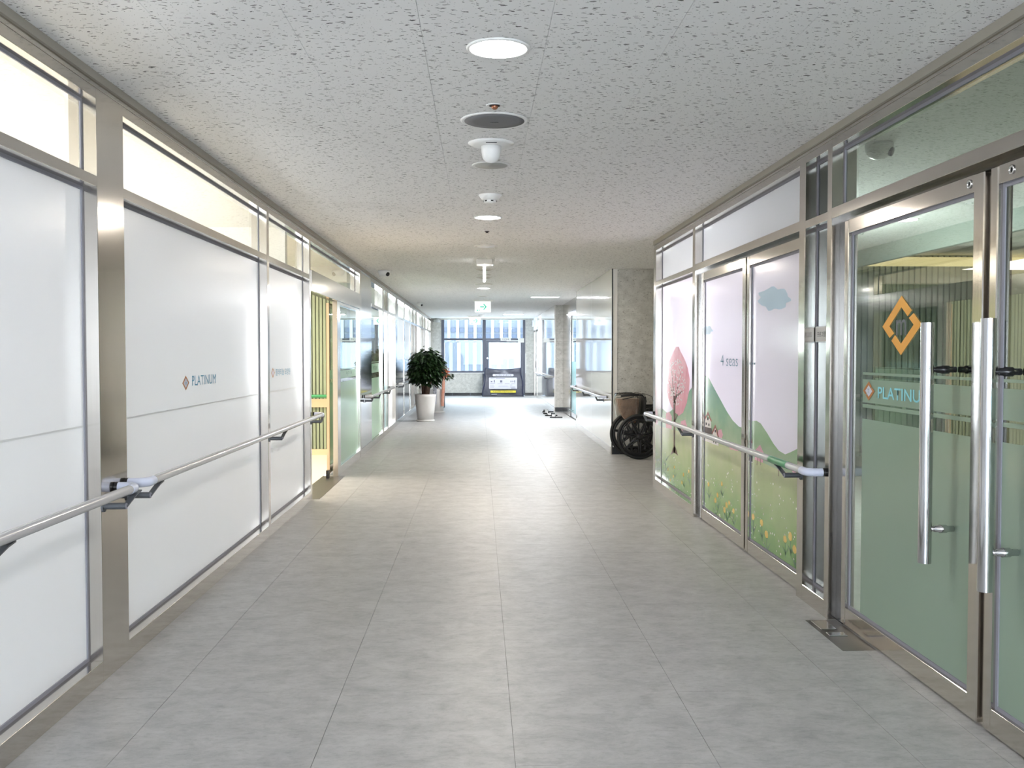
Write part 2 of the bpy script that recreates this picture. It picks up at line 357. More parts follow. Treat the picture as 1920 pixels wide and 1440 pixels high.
def text(name, body, mat, width, height, m, parent, depth=.0006, bold=0):
    cu = bpy.data.curves.new(name, 'FONT'); cu.body = body; cu.size = 1; cu.extrude = 0; cu.offset = bold; cu.resolution_u = 3
    t = bpy.data.objects.new('tmp', cu); COL.objects.link(t)
    bpy.context.view_layer.update()
    me = bpy.data.meshes.new_from_object(t.evaluated_get(bpy.context.evaluated_depsgraph_get()))
    bpy.data.objects.remove(t)
    xs = [v.co.x for v in me.vertices]; ys = [v.co.y for v in me.vertices]
    if not xs: return None
    x0, x1, y0, y1 = min(xs), max(xs), min(ys), max(ys)
    for v in me.vertices:
        v.co = mat @ Vector(((v.co.x-x0)/(x1-x0)*width, (v.co.y-y0)/(y1-y0)*height, depth))
    me.materials.clear(); me.materials.append(M[m])
    o = bpy.data.objects.new(name, me); COL.objects.link(o)
    if parent: o.parent = parent
    return o

# ------------------------------------------------------------------ floor and ceiling
YB, YE = -6.0, 31.9
floor = empty('floor', label='pale grey marbled vinyl tile floor of the corridor', cat='floor', kind='structure')
MB().box(-1.75, 4.0, YB, YE, -.03, -.008).build('floor_bed', 'floorgap', floor)
def quad_tile(name, x0, x1, y0, y1, z0, z1, m, parent, cache={}):
    key = (name, round(x1-x0, 4), round(y1-y0, 4), m)
    if key not in cache:
        o = MB().box(-(x1-x0)/2, (x1-x0)/2, -(y1-y0)/2, (y1-y0)/2, 0, z1-z0).build(name, m, parent); cache[key] = o
    else:
        o = cache[key].copy(); COL.objects.link(o)
    o.location = ((x0+x1)/2, (y0+y1)/2, z0)
    return o
cols = [XL-.15, -1.26, -.57, .12, .81, 1.50, 2.19, 2.88, 3.57]
FT = 1.38; gp = .0008
for ci in range(len(cols)-1):
    off = .69 if ci % 2 else 0
    y = YB-off+.23
    while y < YE:
        y0, y1 = max(y, YB), min(y+FT, YE)
        x0, x1 = cols[ci], cols[ci+1]
        if y1-y0 > .05:
            if x0 > 1.4 and not (9.9 < (y0+y1)/2 < 13.2) and ci > 5: y += FT; continue
            if x0 > 1.4: x1 = x1 if (9.0 < (y0+y1)/2 < 13.5 or ci > 5) else 1.99
            quad_tile('floor_tile', x0+gp, x1-gp, y0+gp, y1-gp, -.01, 0, 'vinyl', floor)
        y += FT
ceiling = empty('ceiling', label='white suspended ceiling of fissured mineral tiles', cat='ceiling', kind='structure')
MB().box(-1.8, 4.0, YB, YE, H+.012, H+.03).build('ceiling_backing', 'ceilgap', ceiling)
TX = .4605; TY = .4545; x00 = -.209-4*TX; y00 = 3.365
n = 0; far = MB(); side = MB()
xs = []
for k in range(9):
    a_, b_ = x00+k*TX, x00+(k+1)*TX
    a_, b_ = max(a_, XL-.04), min(b_, XR+.18)
    if b_-a_ > .02: xs.append((a_, b_))
rows = []
r = -1
while y00+r*TY < YE:
    rows.append((y00+r*TY, min(y00+(r+1)*TY, YE))); r += 1
for (y0, y1) in rows:
    for (x0, x1) in xs:
        if n < 300:
            quad_tile('ceiling_tile', x0+.0006, x1-.0006, y0+.0006, y1-.0006, H, H+.01, 'ceil', ceiling); n += 1
        else: far.box(x0+.0006, x1-.0006, y0+.0006, y1-.0006, H, H+.01)
tag(far.build('far_ceiling_tiles', 'ceil', ceiling), kind='stuff')
x1c = XR+.18
side.box(-1.8, 2.0, YB, rows[0][0], H, H+.01); side.box(x1c, 4.0, 10.0, 13.2, H, H+.01)
side.build('ceiling_margin', 'ceil', ceiling)
B('wall_back', 'cream', None, (-1.8, 2.0, YB-.1, YB, 0, .55), (-1.8, 2.0, YB-.1, YB, 2.5, H))  # left open between the two boxes for the assumed window
tag(bpy.data.objects['wall_back'], 'cream wall closing the corridor behind the viewer', 'wall', kind='structure')

wb = empty('assumed_window_2', label='assumed tall steel framed window behind the viewer', cat='window', kind='structure')  # assumed window out of view, frame added in front of the fill light
for x0, x1, z0, z1 in ((-1.6, -1.54, .55, 2.5), (-.48, -.43, .61, 2.44), (.68, .73, .61, 2.44), (1.76, 1.82, .55, 2.5), (-1.54, 1.76, .55, .61), (-1.54, 1.76, 2.44, 2.5)):
    B('frame', 'frame_grey', wb, (x0, x1, YB-.06, YB-.01, z0, z1))
# ------------------------------------------------------------------ left wall
PLX = -1.66     # pane plane
DP = .065
wl = empty('wall_left', label='left corridor wall of steel framed glazing with white film', cat='wall', kind='structure')
def posts(root, side, y0, y1, z0=0, z1=SH, depth=.115, xo=None, m='steel', name='post'):
    X = XL if side < 0 else XR
    if side < 0: return B(name, m, root, (X-depth, X, y0, y1, z0, z1), bevel=.0015)
    return B(name, m, root, (X, X+depth, y0, y1, z0, z1), bevel=.0015)
def bar(root, side, y0, y1, z0, z1, name='transom', depth=.115, m='steel_h'):
    X = XL if side < 0 else XR
    if side < 0: return B(name, m, root, (X-depth, X-.0005, y0, y1, z0, z1), bevel=.0015)
    return B(name, m, root, (X+.0005, X+depth, y0, y1, z0, z1), bevel=.0015)
def pane(root, side, y0, y1, z0, z1, m, name='pane', x=None, th=.01, gask=True):
    X = (x if x is not None else (PLX if side < 0 else XR+.06))
    bx = (X-th, X, y0, y1, z0, z1) if side < 0 else (X, X+th, y0, y1, z0, z1)
    o = B(name, m, root, bx)
    if gask:
        g_ = .014; G = MB()
        gx = (X, X+.006) if side < 0 else (X-.006, X)
        G.box(*gx, y0, y0+g_, z0, z1); G.box(*gx, y1-g_, y1, z0, z1)
        G.box(*gx, y0+g_, y1-g_, z0, z0+g_); G.box(*gx, y0+g_, y1-g_, z1-g_, z1)
        G.build('gasket', 'gasket', o)
    return o
TZ0, TZ1 = 2.09, 2.135
# near bays (before, between and after the wide post)
posts(wl, -1, 1.10, 1.17); posts(wl, -1, -1.8, -1.73)
widep = posts(wl, -1, 4.09, 4.39); posts(wl, -1, 7.30, 7.37); posts(wl, -1, 9.10, 9.17)
def bay(y0, y1, upper='clear', lower='film', seam=True):
    bar(wl, -1, y0, y1, 0, .09, 'base_rail'); bar(wl, -1, y0, y1, TZ0, TZ1); bar(wl, -1, y0, y1, SH-.045, SH, 'top_rail')
    pane(wl, -1, y0, y1, TZ1, SH-.045, upper)
    p_ = pane(wl, -1, y0, y1, .09, TZ0, lower)
    if seam and lower == 'film':
        B('film_seam', 'film_seam', p_, (PLX, PLX+.0006, y0+.015, y1-.015, 1.084, 1.092))
    return p_
bay(-1.73, 1.10); bay(1.17, 4.09); pn2 = bay(4.39, 7.30); pn3 = bay(7.37, 9.10)
# ceiling line: cream moulding then steel head
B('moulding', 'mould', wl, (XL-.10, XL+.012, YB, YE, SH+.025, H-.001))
B('head_rail', 'steel_h', wl, (XL-.11, XL, YB, YE, SH+.0005, SH+.025), bevel=.001)
B('near_wall_panel', 'film', wl, (XL-.1, XL, YB, -1.8, 0, SH))
# logo + lettering
def diamond(parent, mat, w, h, t, m, split=True, centre=None, tex=None):
    """diamond outline band around the origin of mat, w,h = half sizes, t = band ratio"""
    mb = MB(); q = [(-1, 0), (0, 1), (1, 0), (0, -1)]
    O = [(x*w, y*h) for x, y in q]; I = [(x*w*t, y*h*t) for x, y in q]
    def seg(a, b, f0, f1):
        L = lambda P, Q, f: (P[0]+(Q[0]-P[0])*f, P[1]+(Q[1]-P[1])*f)
        p4 = [L(O[a], O[b], f0), L(O[a], O[b], f1), L(I[a], I[b], f1), L(I[a], I[b], f0)]
        mb.prism(p4, .0009, mat)
    seg(0, 1, 0, 1); seg(2, 3, 0, 1)
    seg(1, 2, 0, .52 if split else 1)
    if split: seg(1, 2, .62, 1)
    seg(3, 0, 0, .50 if split else 1)
    if split: seg(3, 0, .60, 1)
    o = mb.build('logo', m, parent)
    if centre:
        c = MB(); c.prism([(x*.98, y*.98) for x, y in I], .0006, mat); c.build('logo_centre', centre, parent)
    return o
diamond(pn2, ML(PLX+.0008, 5.483, 1.227), .062, .041, .72, 'brown_logo', False, 'logo_pale')
text('lettering', 'm', ML(PLX+.0022, 5.472, 1.218), .024, .014, 'blue_ink', pn2)
text('lettering', 'PLATINUM', ML(PLX+.0008, 5.60, 1.207), .50, .058, 'blue_ink', pn2)
diamond(pn3, ML(PLX+.0008, 7.775, 1.238), .058, .040, .72, 'brown_logo', False, 'logo_pale')
text('lettering', '플래티늄 요양원', ML(PLX+.0008, 7.88, 1.212), .60, .056, 'blue_ink', pn3)

# sliding doorway
B('header_panel', 'steel', wl, (XL-.02, XL+.012, 9.17, 12.90, 1.985, 2.185), bevel=.002)
B('header_box', 'black', wl, (XL-.13, XL-.02, 9.17, 12.90, 2.0, 2.18))
bar(wl, -1, 9.17, 12.90, SH-.045, SH, 'top_rail')
pane(wl, -1, 9.17, 12.90, 2.185, SH-.045, 'clear')
posts(wl, -1, 10.86, 11.08, 0, 1.985, depth=.055)
fx = empty('door_1', label='fixed sidelight with mint frosted film beside the sliding doorway', cat='door panel', kind='structure')
B('rail', 'steel_h', fx, (XL-.055, XL-.002, 11.08, 12.90, .0, .10), (XL-.055, XL-.002, 11.08, 12.90, 1.95, 1.985), bevel=.0015)
B('glass_pane', 'far_glass', fx, (XL-.035, XL-.027, 11.08, 12.90, .10, 1.95))
for z0, z1 in ((.10, 1.06), (1.10, 1.195), (1.205, 1.213)):
    B('frosted_film', 'frost_mint', fx, (XL-.0265, XL-.026, 11.09, 12.88, z0, z1))
text('lettering', 'PLATINUM', ML(XL-.0255, 11.75, 1.125), .5, .05, 'clear', fx)
sd = empty('door_2', label='sliding glass door leaf pushed open behind the steel post', cat='door', kind='structure')
B('stile', 'wood', sd, (-1.745, -1.715, 11.02, 11.06, .02, 1.97)); B('stile', 'steel', sd, (-1.742, -1.718, 11.85, 11.9, .02, 1.97))
B('rail', 'steel_h', sd, (-1.742, -1.718, 11.06, 11.85, .02, .11), (-1.742, -1.718, 11.06, 11.85, 1.93, 1.97))
B('glass_pane', 'far_glass', sd, (-1.734, -1.726, 11.06, 11.85, .11, 1.93))
B('frosted_film', 'frost_mint', sd, (-1.7255, -1.725, 11.06, 11.85, .11, 1.06), (-1.7255, -1.725, 11.06, 11.85, 1.10, 1.20))
tag(B('floor_guide', 'black', None, (-1.71, -1.68, 10.72, 10.80, .0015, .09)), 'small black door guide block on the doorway threshold', 'door guide')
thr = tag(B('threshold', 'stainless_plate', None, (-1.78, -1.53, 9.20, 10.95, .0005, .0022)), 'worn steel threshold plate in front of the open doorway', 'threshold plate')
posts(wl, -1, 12.90, 13.07)
B('steel_panel', 'chrome', wl, (XL-.05, XL-.004, 13.07, 14.30, .10, SH)); bar(wl, -1, 13.07, 14.30, 0, .10, 'base_rail')
# beyond
def farbay(y0, y1, kind):
    bar(wl, -1, y0, y1, 0, .09, 'base_rail'); bar(wl, -1, y0, y1, TZ0, TZ1); bar(wl, -1, y0, y1, SH-.045, SH, 'top_rail')
    pane(wl, -1, y0, y1, TZ1, SH-.045, 'far_glass', gask=False)
    if kind == 'mint':
        p_ = pane(wl, -1, y0, y1, .09, TZ0, 'far_glass', x=XL-.03, gask=False)
        for z0, z1 in ((.10, 1.02), (1.10, 1.24), (1.26, 1.27)):
            B('frosted_film', 'frost_mint', p_, (XL-.0295, XL-.029, y0+.01, y1-.01, z0, z1))
        text('lettering', 'PLATINUM', ML(XL-.028, y0+.4, 1.14), .6, .06, 'clear', p_)
    elif kind == 'teal':
        pane(wl, -1, y0, y1, .09, TZ0, 'teal', x=XL-.03, gask=False)
    elif kind == 'dark':
        B('dark_reflection_panel', 'dark_reflection_panel', wl, (XL-.04, XL-.01, y0, y1, .09, 1.27)); B('light_panel', 'film', wl, (XL-.04, XL-.01, y0, y1, 1.27, TZ0))  # glass bay; its dark lower reflection is put into the panel colour
    else: pane(wl, -1, y0, y1, .09, TZ0, kind, gask=False)
farbay(14.30, 15.90, 'mint'); posts(wl, -1, 15.90, 16.12)
farbay(16.12, 16.75, 'teal'); posts(wl, -1, 16.75, 16.85); farbay(16.85, 18.35, 'film'); posts(wl, -1, 18.35, 18.75)
farbay(18.75, 20.45, 'dark'); posts(wl, -1, 20.45, 20.65); farbay(20.65, 22.15, 'dark'); posts(wl, -1, 22.15, 22.35)
yy = 22.35
for k, (L, kd) in enumerate(((1.05, 'film'), (1.05, 'film'), (1.5, 'far_glass'), (1.1, 'film'), (1.1, 'film'), (1.5, 'far_glass'), (1.55, 'film'))):
    e_ = min(yy+L, YE-.1); farbay(yy, e_, kd); posts(wl, -1, e_, min(e_+.09, YE)); yy = e_+.09

# rooms behind the left wall
lr = empty('wall_side_room', label='cream walls and ceiling of the rooms behind the left glazing', cat='wall', kind='structure')
B('room_ceiling', 'cream', lr, (-6.5, -1.82, YB, YE, H+.0, H+.05))
B('room_wall', 'cream', lr, (-6.6, -6.5, YB, YE, 0, H)); B('room_wall', 'cream', lr, (-6.5, -1.8, YB-.1, YB, 0, H)); B('room_wall', 'cream', lr, (-6.5, -1.8, YE, YE+.1, 0, H))
B('room_partition', 'cream', lr, (-6.5, -1.80, 9.0, 9.1, 0, H))
B('room_floor', 'creamfloor', lr, (-6.5, -1.78, YB, YE, -.02, 0))
B('slat_backing', 'slatgap', lr, (-6.5, -1.78, 13.27, 13.33, 0, 2.36))
B('soffit', 'cream', lr, (-6.5, -1.78, 13.0, 13.33, 2.36, H)); B('room_wall', 'cream', lr, (-6.5, -1.78, 13.33, 13.4, 0, H))
B('skirting', 'wood', lr, (-6.5, -1.8, 13.235, 13.27, 0, .08))
s0 = None
for k in range(44):
    x = -1.83-k*.0485
    if s0 is None:
        s0 = MB().box(-.019, .019, 0, .03, 0, 2.28).build('slat', 'slat_green', lr, bevel=.004)
        o = s0
    else:
        o = s0.copy(); COL.objects.link(o)
    o.location = (x, 13.24, .08)
B('rail_board', 'wood', lr, (-4.0, -1.8, 13.20, 13.24, .66, .77))
hr_in = empty('handrail', (0, 0, 0), label='green handrail on the slatted wall seen through the open doorway', cat='handrail')
MB().tube([(-4.0, 13.12, .815), (-2.31, 13.12, .815)], .02).build('rail', 'white', hr_in)
MB().tube([(-2.31, 13.12, .815), (-1.85, 13.12, .815)], .021).build('grip', 'railgreen', hr_in)
B('bracket', 'bracket', hr_in, (-2.6, -2.56, 13.11, 13.24, .78, .80), (-3.4, -3.36, 13.11, 13.24, .78, .80))

# ------------------------------------------------------------------ right wall
wr = empty('wall_right', label='right corridor wall with steel framed doors, mural glass and gloss panels', cat='wall', kind='structure')
PRX = XR+.07
def rbay(y0, y1, lower, upper='clear', base=True, x=PRX):
    if base: bar(wr, 1, y0, y1, 0, .09, 'base_rail')
    bar(wr, 1, y0, y1, TZ0, TZ1); bar(wr, 1, y0, y1, SH-.045, SH, 'top_rail')
    pane(wr, 1, y0, y1, TZ1, SH-.045, upper, x=x)
    if lower: return pane(wr, 1, y0, y1, .09, TZ0, lower, x=x)
for y0, y1 in ((4.93, 4.99), (5.33, 5.43), (8.08, 8.17), (9.88, 9.98)): posts(wr, 1, y0, y1, depth=.13)
posts(wr, 1, 1.85, 1.92, depth=.13); posts(wr, 1, -1.2, -1.1, depth=.13)
rbay(4.99, 5.33, 'dark_glass', 'dark_glass')
# above doors
for y0, y1, up in ((1.92, 4.93, 'door_glass'), (5.43, 8.08, 'film')):
    bar(wr, 1, y0, y1, TZ0, TZ1+.01, 'transom'); bar(wr, 1, y0, y1, SH-.045, SH, 'top_rail')
    pane(wr, 1, y0, y1, TZ1+.01, SH-.045, up, x=PRX)
B('light_block_strip', 'black', wr, (XR+.045, XR+.10, 7.99, 8.079, .0, 2.068), (XR+.045, XR+.10, 4.84, 4.929, .0, 2.068), (XR+.095, XR+.11, 6.60, 6.68, .0, 2.068), (XR+.095, XR+.11, 3.43, 3.50, .0, 2.068))  # black strips added to block fill light leaking through the door gaps
B('door_head', 'black', wr, (XR+.05, XR+.12, 1.92, 4.93, 2.068, 2.09), (XR+.05, XR+.12, 5.43, 8.08, 2.068, 2.09))
tree_pane = rbay(8.17, 9.88, 'film_lilac', 'film')
rbay(-1.1, 1.85, 'film', 'film')
B('near_wall_panel', 'film', wr, (XR, XR+.1, YB, -1.2, 0, SH))
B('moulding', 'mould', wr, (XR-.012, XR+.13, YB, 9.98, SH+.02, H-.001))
B('head_rail', 'steel_h', wr, (XR, XR+.13, YB, 9.98, SH+.0005, SH+.02), bevel=.001)
B('end_post', 'steel', wr, (XR+.0, XR+.14, 9.98, 10.0, 0, SH+.02))

def leaf(name, y0, y1, label, gm, handle_y=None, handle_near=True, lock=None):
    """framed door leaf standing between y0 (near) and y1 (far)"""
    d = empty(name, label=label, cat='door', kind='structure')
    xa, xb = XR+.035, XR+.085; st = .05; zb, zt = .012, 2.066
    B('stile', 'steel', d, (xa, xb, y0, y0+.075, zb, zt), bevel=.004); B('stile', 'steel', d, (xa, xb, y1-st, y1, zb, zt), bevel=.004)
    B('bottom_rail', 'steel_h', d, (xa+.003, xb-.003, y0+.075, y1-st, zb, .10), bevel=.0015)
    B('top_rail', 'steel_h', d, (xa+.003, xb-.003, y0+.075, y1-st, 2.0, zt), bevel=.0015)
    g_ = pane(d, 1, y0+.075, y1-st, .10, 2.0, gm, 'glass_pane', x=XR+.06, th=.008)
    return d, g_
dr1, gl1 = leaf('door_3', 3.49, 4.84, 'glass door leaf with large amber diamond logo', 'door_glass')
dr2, gl2 = leaf('door_4', 2.22, 3.445, 'glass door leaf at the right edge of the photo', 'door_glass')
for d, g_, y0, y1, ly, sy in ((dr1, gl1, 3.56, 4.65, 3.60, 1), (dr2, gl2, 2.295, 3.395, 3.31, -1)):
    X = XR+.0592
    for z0, z1 in ((.105, 1.075), (1.130, 1.147), (1.155, 1.268), (1.290, 1.302)):
        B('frosted_film', 'frost', g_, (X, X+.0006, y0+.012, y1-.004, z0, z1))
    # lock cylinder
    lc = MB(); mm = Matrix.Translation((XR+.039, ly if sy > 0 else ly, 2.035)) @ Matrix.Rotation(-PI/2, 4, 'Y')
    lc.lathe([(.0, 0), (.017, 0), (.017, .005), (.012, .006), (.011, .004), (0, .004)], 20, mm)
    lo = lc.build('lock_cylinder', 'chrome', d)
    B('key_slot', 'black', lo, (XR+.0335, XR+.035, ly-.002, ly+.002, 2.028, 2.042))
for d, hy in ((dr1, 3.72), (dr2, 3.265)):
    hx = XR-.06
    hd = MB().tube([(hx, hy, .565), (hx, hy, 1.515)], .0255, 28).build('pull_handle', 'chrome', d)
    for z in (.70, 1.33):
        bk = MB(); xs_ = [hx+.01, hx+.035, hx+.037, hx+.055, hx+.058, hx+.085, hx+.09, hx+.115]
        rs = [.009, .009, .013, .014, .017, .017, .012, .012]
        bk.tube([(x, hy, z) for x in xs_], rs, 16)
        bk.tube([(XR+.072, hy, z), (XR+.10, hy, z), (XR+.102, hy, z), (XR+.125, hy, z)], [.017, .017, .012, .012], 16)
        o = bk.build('handle_mount', 'black' if z > 1 else 'chrome', hd)
        # inner pull of the same pair, behind the glass
    MB().tube([(XR+.15, hy, .565), (XR+.15, hy, 1.515)], .0255, 24).build('pull_handle', 'chrome', d)
diamond(gl1, MR(XR+.0575, 4.22, 1.518), .198, .132, .62, 'orange_logo', True)
text('lettering', 'm', MR(XR+.0572, 4.27, 1.475), .10, .07, 'frame_grey', gl1)
diamond(gl1, MR(XR+.0575, 4.568, 1.213), .068, .046, .62, 'brown_logo', True, 'logo_pale')
text('lettering', 'T', MR(XR+.056, 4.58, 1.203), .022, .02, 'blue_ink', gl1)
text('lettering', 'PLATINUM', MR(XR+.0575, 4.462, 1.182), .52, .055, 'cyan_ink', gl1, bold=.01)
diamond(gl2, MR(XR+.0575, 2.85, 1.518), .198, .132, .62, 'orange_logo', True)
text('lettering', 'PLATINUM', MR(XR+.0575, 3.05, 1.182), .52, .055, 'cyan_ink', gl2, bold=.01)

dr3, gl3 = leaf('door_5', 6.66, 7.99, 'mural door leaf with printed white cottages and green hill', 'film_lilac')
dr4, gl4 = leaf('door_6', 5.44, 6.62, 'mural door leaf with printed blue cloud and red spire tower', 'film_lilac')
# ---- mural: printed film, measured on the photograph and clipped to each pane
MX = XR+.0595
def clip(poly, y0, y1, z0, z1):
    def cut(P, f, g_):
        out = []
        for i in range(len(P)):
            a, b = P[i-1], P[i]; fa, fb = f(a), f(b)
            if (fa >= 0) != (fb >= 0): t = fa/(fa-fb); out.append((a[0]+(b[0]-a[0])*t, a[1]+(b[1]-a[1])*t))
            if fb >= 0: out.append(b)
        return out
    for f in (lambda p: p[0]-y0, lambda p: y1-p[0], lambda p: p[1]-z0, lambda p: z1-p[1]):
        if len(poly) < 3: return []
        poly = cut(poly, f, None)
    return poly
panes = {'t': (tree_pane, 8.184, 9.866, .104, 2.076, PRX-.0008), '3': (gl3, 6.749, 7.926, .114, 1.986, MX), '4': (gl4, 5.529, 6.556, .114, 1.986, MX)}
def px(pts, X=XR+.065): return [(onX(u, v, X).y, onX(u, v, X).z) for u, v in pts]
def poly_on(key, polys, m, lay, name):
    po, y0, y1, z0, z1, X = panes[key]; mb = MB()
    for q in polys:
        q = clip(q, y0, y1, z0, z1)
        if len(q) < 3: continue
        mb.prism([(-a, b) for a, b in q], .0003, MR(X-.0004*lay, 0, 0))
    if mb.v: return mb.build(name, m, po)
def blob(y, z, ry, rz, n=12, jit=0):
    return [(y+ry*math.cos(2*PI*i/n)*(1+random.uniform(-jit, jit)), z+rz*math.sin(2*PI*i/n)*(1+random.uniform(-jit, jit))) for i in range(n)]
hill_a = px([(1225, 820), (1225, 768), (1240, 765), (1251, 775), (1258, 770), (1266, 760), (1278, 748), (1288, 738), (1300, 722), (1312, 704), (1322, 703), (1330, 708), (1340, 727), (1352, 749), (1364, 771), (1375, 788), (1387, 800), (1397, 803), (1397, 870), (1310, 850)])
hill_b = px([(1402, 870), (1402, 792), (1412, 790), (1420, 789), (1428, 794), (1440, 812), (1452, 832), (1462, 845), (1474, 852), (1484, 848), (1500, 840), (1500, 905)])
mead = px([(1225, 790), (1242, 801), (1262, 806), (1300, 815), (1340, 829), (1386, 845), (1420, 862), (1460, 880), (1502, 893), (1502, 1200), (1225, 1000)])
for k in '3t': poly_on(k, [hill_a], 'hill', 1, 'hill_print')
poly_on('4', [hill_b], 'hill2', 1, 'hill_print')
for k in 't34': poly_on(k, [mead], 'meadow', 2, 'meadow_print')
def cloudpoly(u, v, w, h, X=XR+.065):
    pts = []
    for i in range(40):
        a = 2*PI*i/40; rr = 1+.10*math.sin(a*7+1)+.05*math.sin(a*11)
        pts.append((u+w*rr*math.cos(a), v+h*rr*math.sin(a)))
    return px(pts, X)
poly_on('4', [cloudpoly(1453, 560, 29, 21)], 'cloud', 1, 'cloud_print')
poly_on('3', [cloudpoly(1322, 619, 15, 9)], 'cloud', 1, 'cloud_print')
poly_on('4', [cloudpoly(1411, 594, 5, 4)], 'cloud2', 1, 'cloud_print')
# cherry tree
crown = px([(1267, 650), (1261, 662), (1253, 680), (1249, 700), (1248, 722), (1252, 745), (1258, 762), (1264, 772), (1272, 780), (1280, 774), (1287, 756), (1291, 735), (1293, 712), (1289, 690), (1283, 673), (1276, 660), (1272, 650)])
poly_on('t', [crown], 'pink', 3, 'blossom_print')
def stroke(p, q, w0, w1):
    a, b = px([p, q]); d = Vector((b[0]-a[0], b[1]-a[1])); nn = Vector((-d.y, d.x)).normalized()
    return [(a[0]+nn.x*w0, a[1]+nn.y*w0), (b[0]+nn.x*w1, b[1]+nn.y*w1), (b[0]-nn.x*w1, b[1]-nn.y*w1), (a[0]-nn.x*w0, a[1]-nn.y*w0)]
tr = [stroke((1264, 850), (1264, 752), .035, .045), stroke((1264, 756), (1261, 720), .028, .014), stroke((1265, 756), (1270, 725), .024, .012), stroke((1261, 722), (1259, 695), .012, .006), stroke((1270, 728), (1276, 700), .012, .005), stroke((1264, 752), (1266, 700), .016, .006), stroke((1266, 745), (1279, 733), .014, .005), stroke((1263, 742), (1255, 722), .014, .004), stroke((1264, 790), (1271, 776), .012, .005)]
tr.append(px([(1257, 853), (1262, 838), (1266, 838), (1271, 855), (1264, 848)]))
poly_on('t', tr, 'trunk', 4, 'tree_trunk_print')
cb = []
for i in range(150):
    a = random.uniform(0, 2*PI); rr = math.sqrt(random.random())
    u = 1268+17*rr*math.cos(a); v = 716+44*rr*math.sin(a)
    (y_, z_), = px([(u, v)]); cb.append(blob(y_, z_, .022, .009, 6))
tag(poly_on('t', cb, 'blossomdot', 5, 'petal_print'), kind='stuff')
poly_on('t', [px([(1248, 775), (1254, 772), (1259, 780), (1259, 805), (1248, 802)]), px([(1276, 790), (1284, 787), (1288, 800), (1280, 812), (1276, 805)])], 'pink2', 3, 'bush_print')
poly_on('t', [px([(1279, 806), (1296, 811), (1296, 818), (1279, 812)])], 'inkgrey', 4, 'far_house_print')
# cottages
poly_on('3', [px([(1324, 782), (1335, 786), (1335, 806), (1323, 802)]), px([(1321, 812), (1337, 819), (1337, 831), (1321, 826)]), px([(1336, 812), (1343, 798), (1349, 820), (1349, 836), (1336, 832)])], 'housewhite', 4, 'house_print')
poly_on('3', [px([(1322, 785), (1329, 772), (1336, 788), (1335, 791), (1329, 777), (1323, 788)]), px([(1336, 812), (1343, 796), (1350, 820), (1348, 822), (1343, 802), (1337, 815)])], 'roofred', 5, 'roof_print')
poly_on('3', [px([(1322, 800), (1336, 803), (1338, 815), (1321, 812)])], 'roofdark', 5, 'roof_print')
win = [px([(u, v), (u+2, v+.5), (u+2, v+5), (u, v+4.5)]) for u, v in ((1328, 783), (1325, 792), (1330, 794), (1342, 806), (1325, 816), (1330, 818), (1339, 825), (1343, 827))]
poly_on('3', win, 'ink', 6, 'house_window_print')
poly_on('3', [px([(1348, 806), (1354, 805), (1357, 815), (1353, 830), (1348, 826)]), px([(1369, 835), (1374, 831), (1386, 835), (1386, 846), (1370, 842)])], 'pink2', 3, 'bush_print')
poly_on('4', [px([(1405, 828), (1412, 829), (1413, 868), (1404, 865)])], 'housewhite', 4, 'tower_print')
poly_on('4', [px([(1409, 811), (1404, 828), (1413, 831)])], 'roofred', 5, 'spire_print')
poly_on('4', [px([(1410, 852), (1413, 853), (1413, 866), (1410, 865)]), px([(1408, 835), (1410, 835), (1410, 840), (1408, 840)])], 'ink', 6, 'tower_door_print')
poly_on('4', [px([(1417, 845), (1427, 834), (1434, 850), (1432, 868), (1417, 862)]), px([(1456, 868), (1463, 862), (1468, 876), (1462, 884)]), px([(1487, 882), (1495, 884), (1492, 896)])], 'pink2', 3, 'bush_print')
poly_on('4', [stroke((1421, 872), (1423, 855), .006, .005), stroke((1428, 872), (1427, 852), .006, .005), stroke((1462, 893), (1462, 878), .006, .005)], 'trunk', 4, 'bush_trunk_print')
# flowers
def flowers(key, n, umin, umax, fl):
    d = []
    for i in range(n):
        u = random.uniform(umin, umax)
        base = 912+(u-1225)*.767; t = random.random()**.8
        top = 830+(u-1225)*.27
        v = base-10-(base-top-20)*(1-t)
        (y_, z_), = px([(u, v)]); s_ = random.uniform(.4, 1.0)
        d.append(blob(y_, z_, .013*s_, .009*s_, 7))
    tag(poly_on(key, d, 'dotwhite', 3, 'petal_dot_print'), kind='stuff')
    F = []; St = []
    for u, v, s_ in fl:
        (y_, z_), = px([(u, v)]); F.append(blob(y_, z_, .034*s_, .023*s_, 10, .12))
        St.append(stroke((u, v+6*s_), (u+1, v+34*s_), .006, .005))
        St.append(stroke((u+1, v+28*s_), (u+6*s_, v+16*s_), .008, .002)); St.append(stroke((u+1, v+26*s_), (u-5*s_, v+14*s_), .008, .002))
    poly_on(key, St, 'stem', 3, 'stem_print'); poly_on(key, F, 'petal', 4, 'flower_print')
flowers('t', 50, 1240, 1298, [(1252, 880, .7), (1264, 876, .7), (1262, 893, .7), (1281, 890, .8), (1278, 905, .8), (1291, 884, .7), (1256, 900, .7)])
flowers('3', 80, 1320, 1386, [(1330, 908, .9), (1347, 928, .9), (1343, 938, 1), (1355, 907, .8), (1364, 947, 1), (1369, 943, .8), (1360, 956, 1), (1377, 958, .9)])
flowers('4', 80, 1402, 1497, [(1404, 975, 1), (1414, 969, 1), (1430, 980, 1), (1439, 1002, 1.1), (1474, 1011, 1), (1484, 1006, 1.1), (1492, 1030, 1.1)])
poly_on('t', [stroke((1248, 910), (1247, 850), .007, .004)]+[stroke((1248, 908-k*9), (1248+(6 if k % 2 else -6), 899-k*9), .009, .002) for k in range(6)], 'stem', 3, 'tall_stem_print')
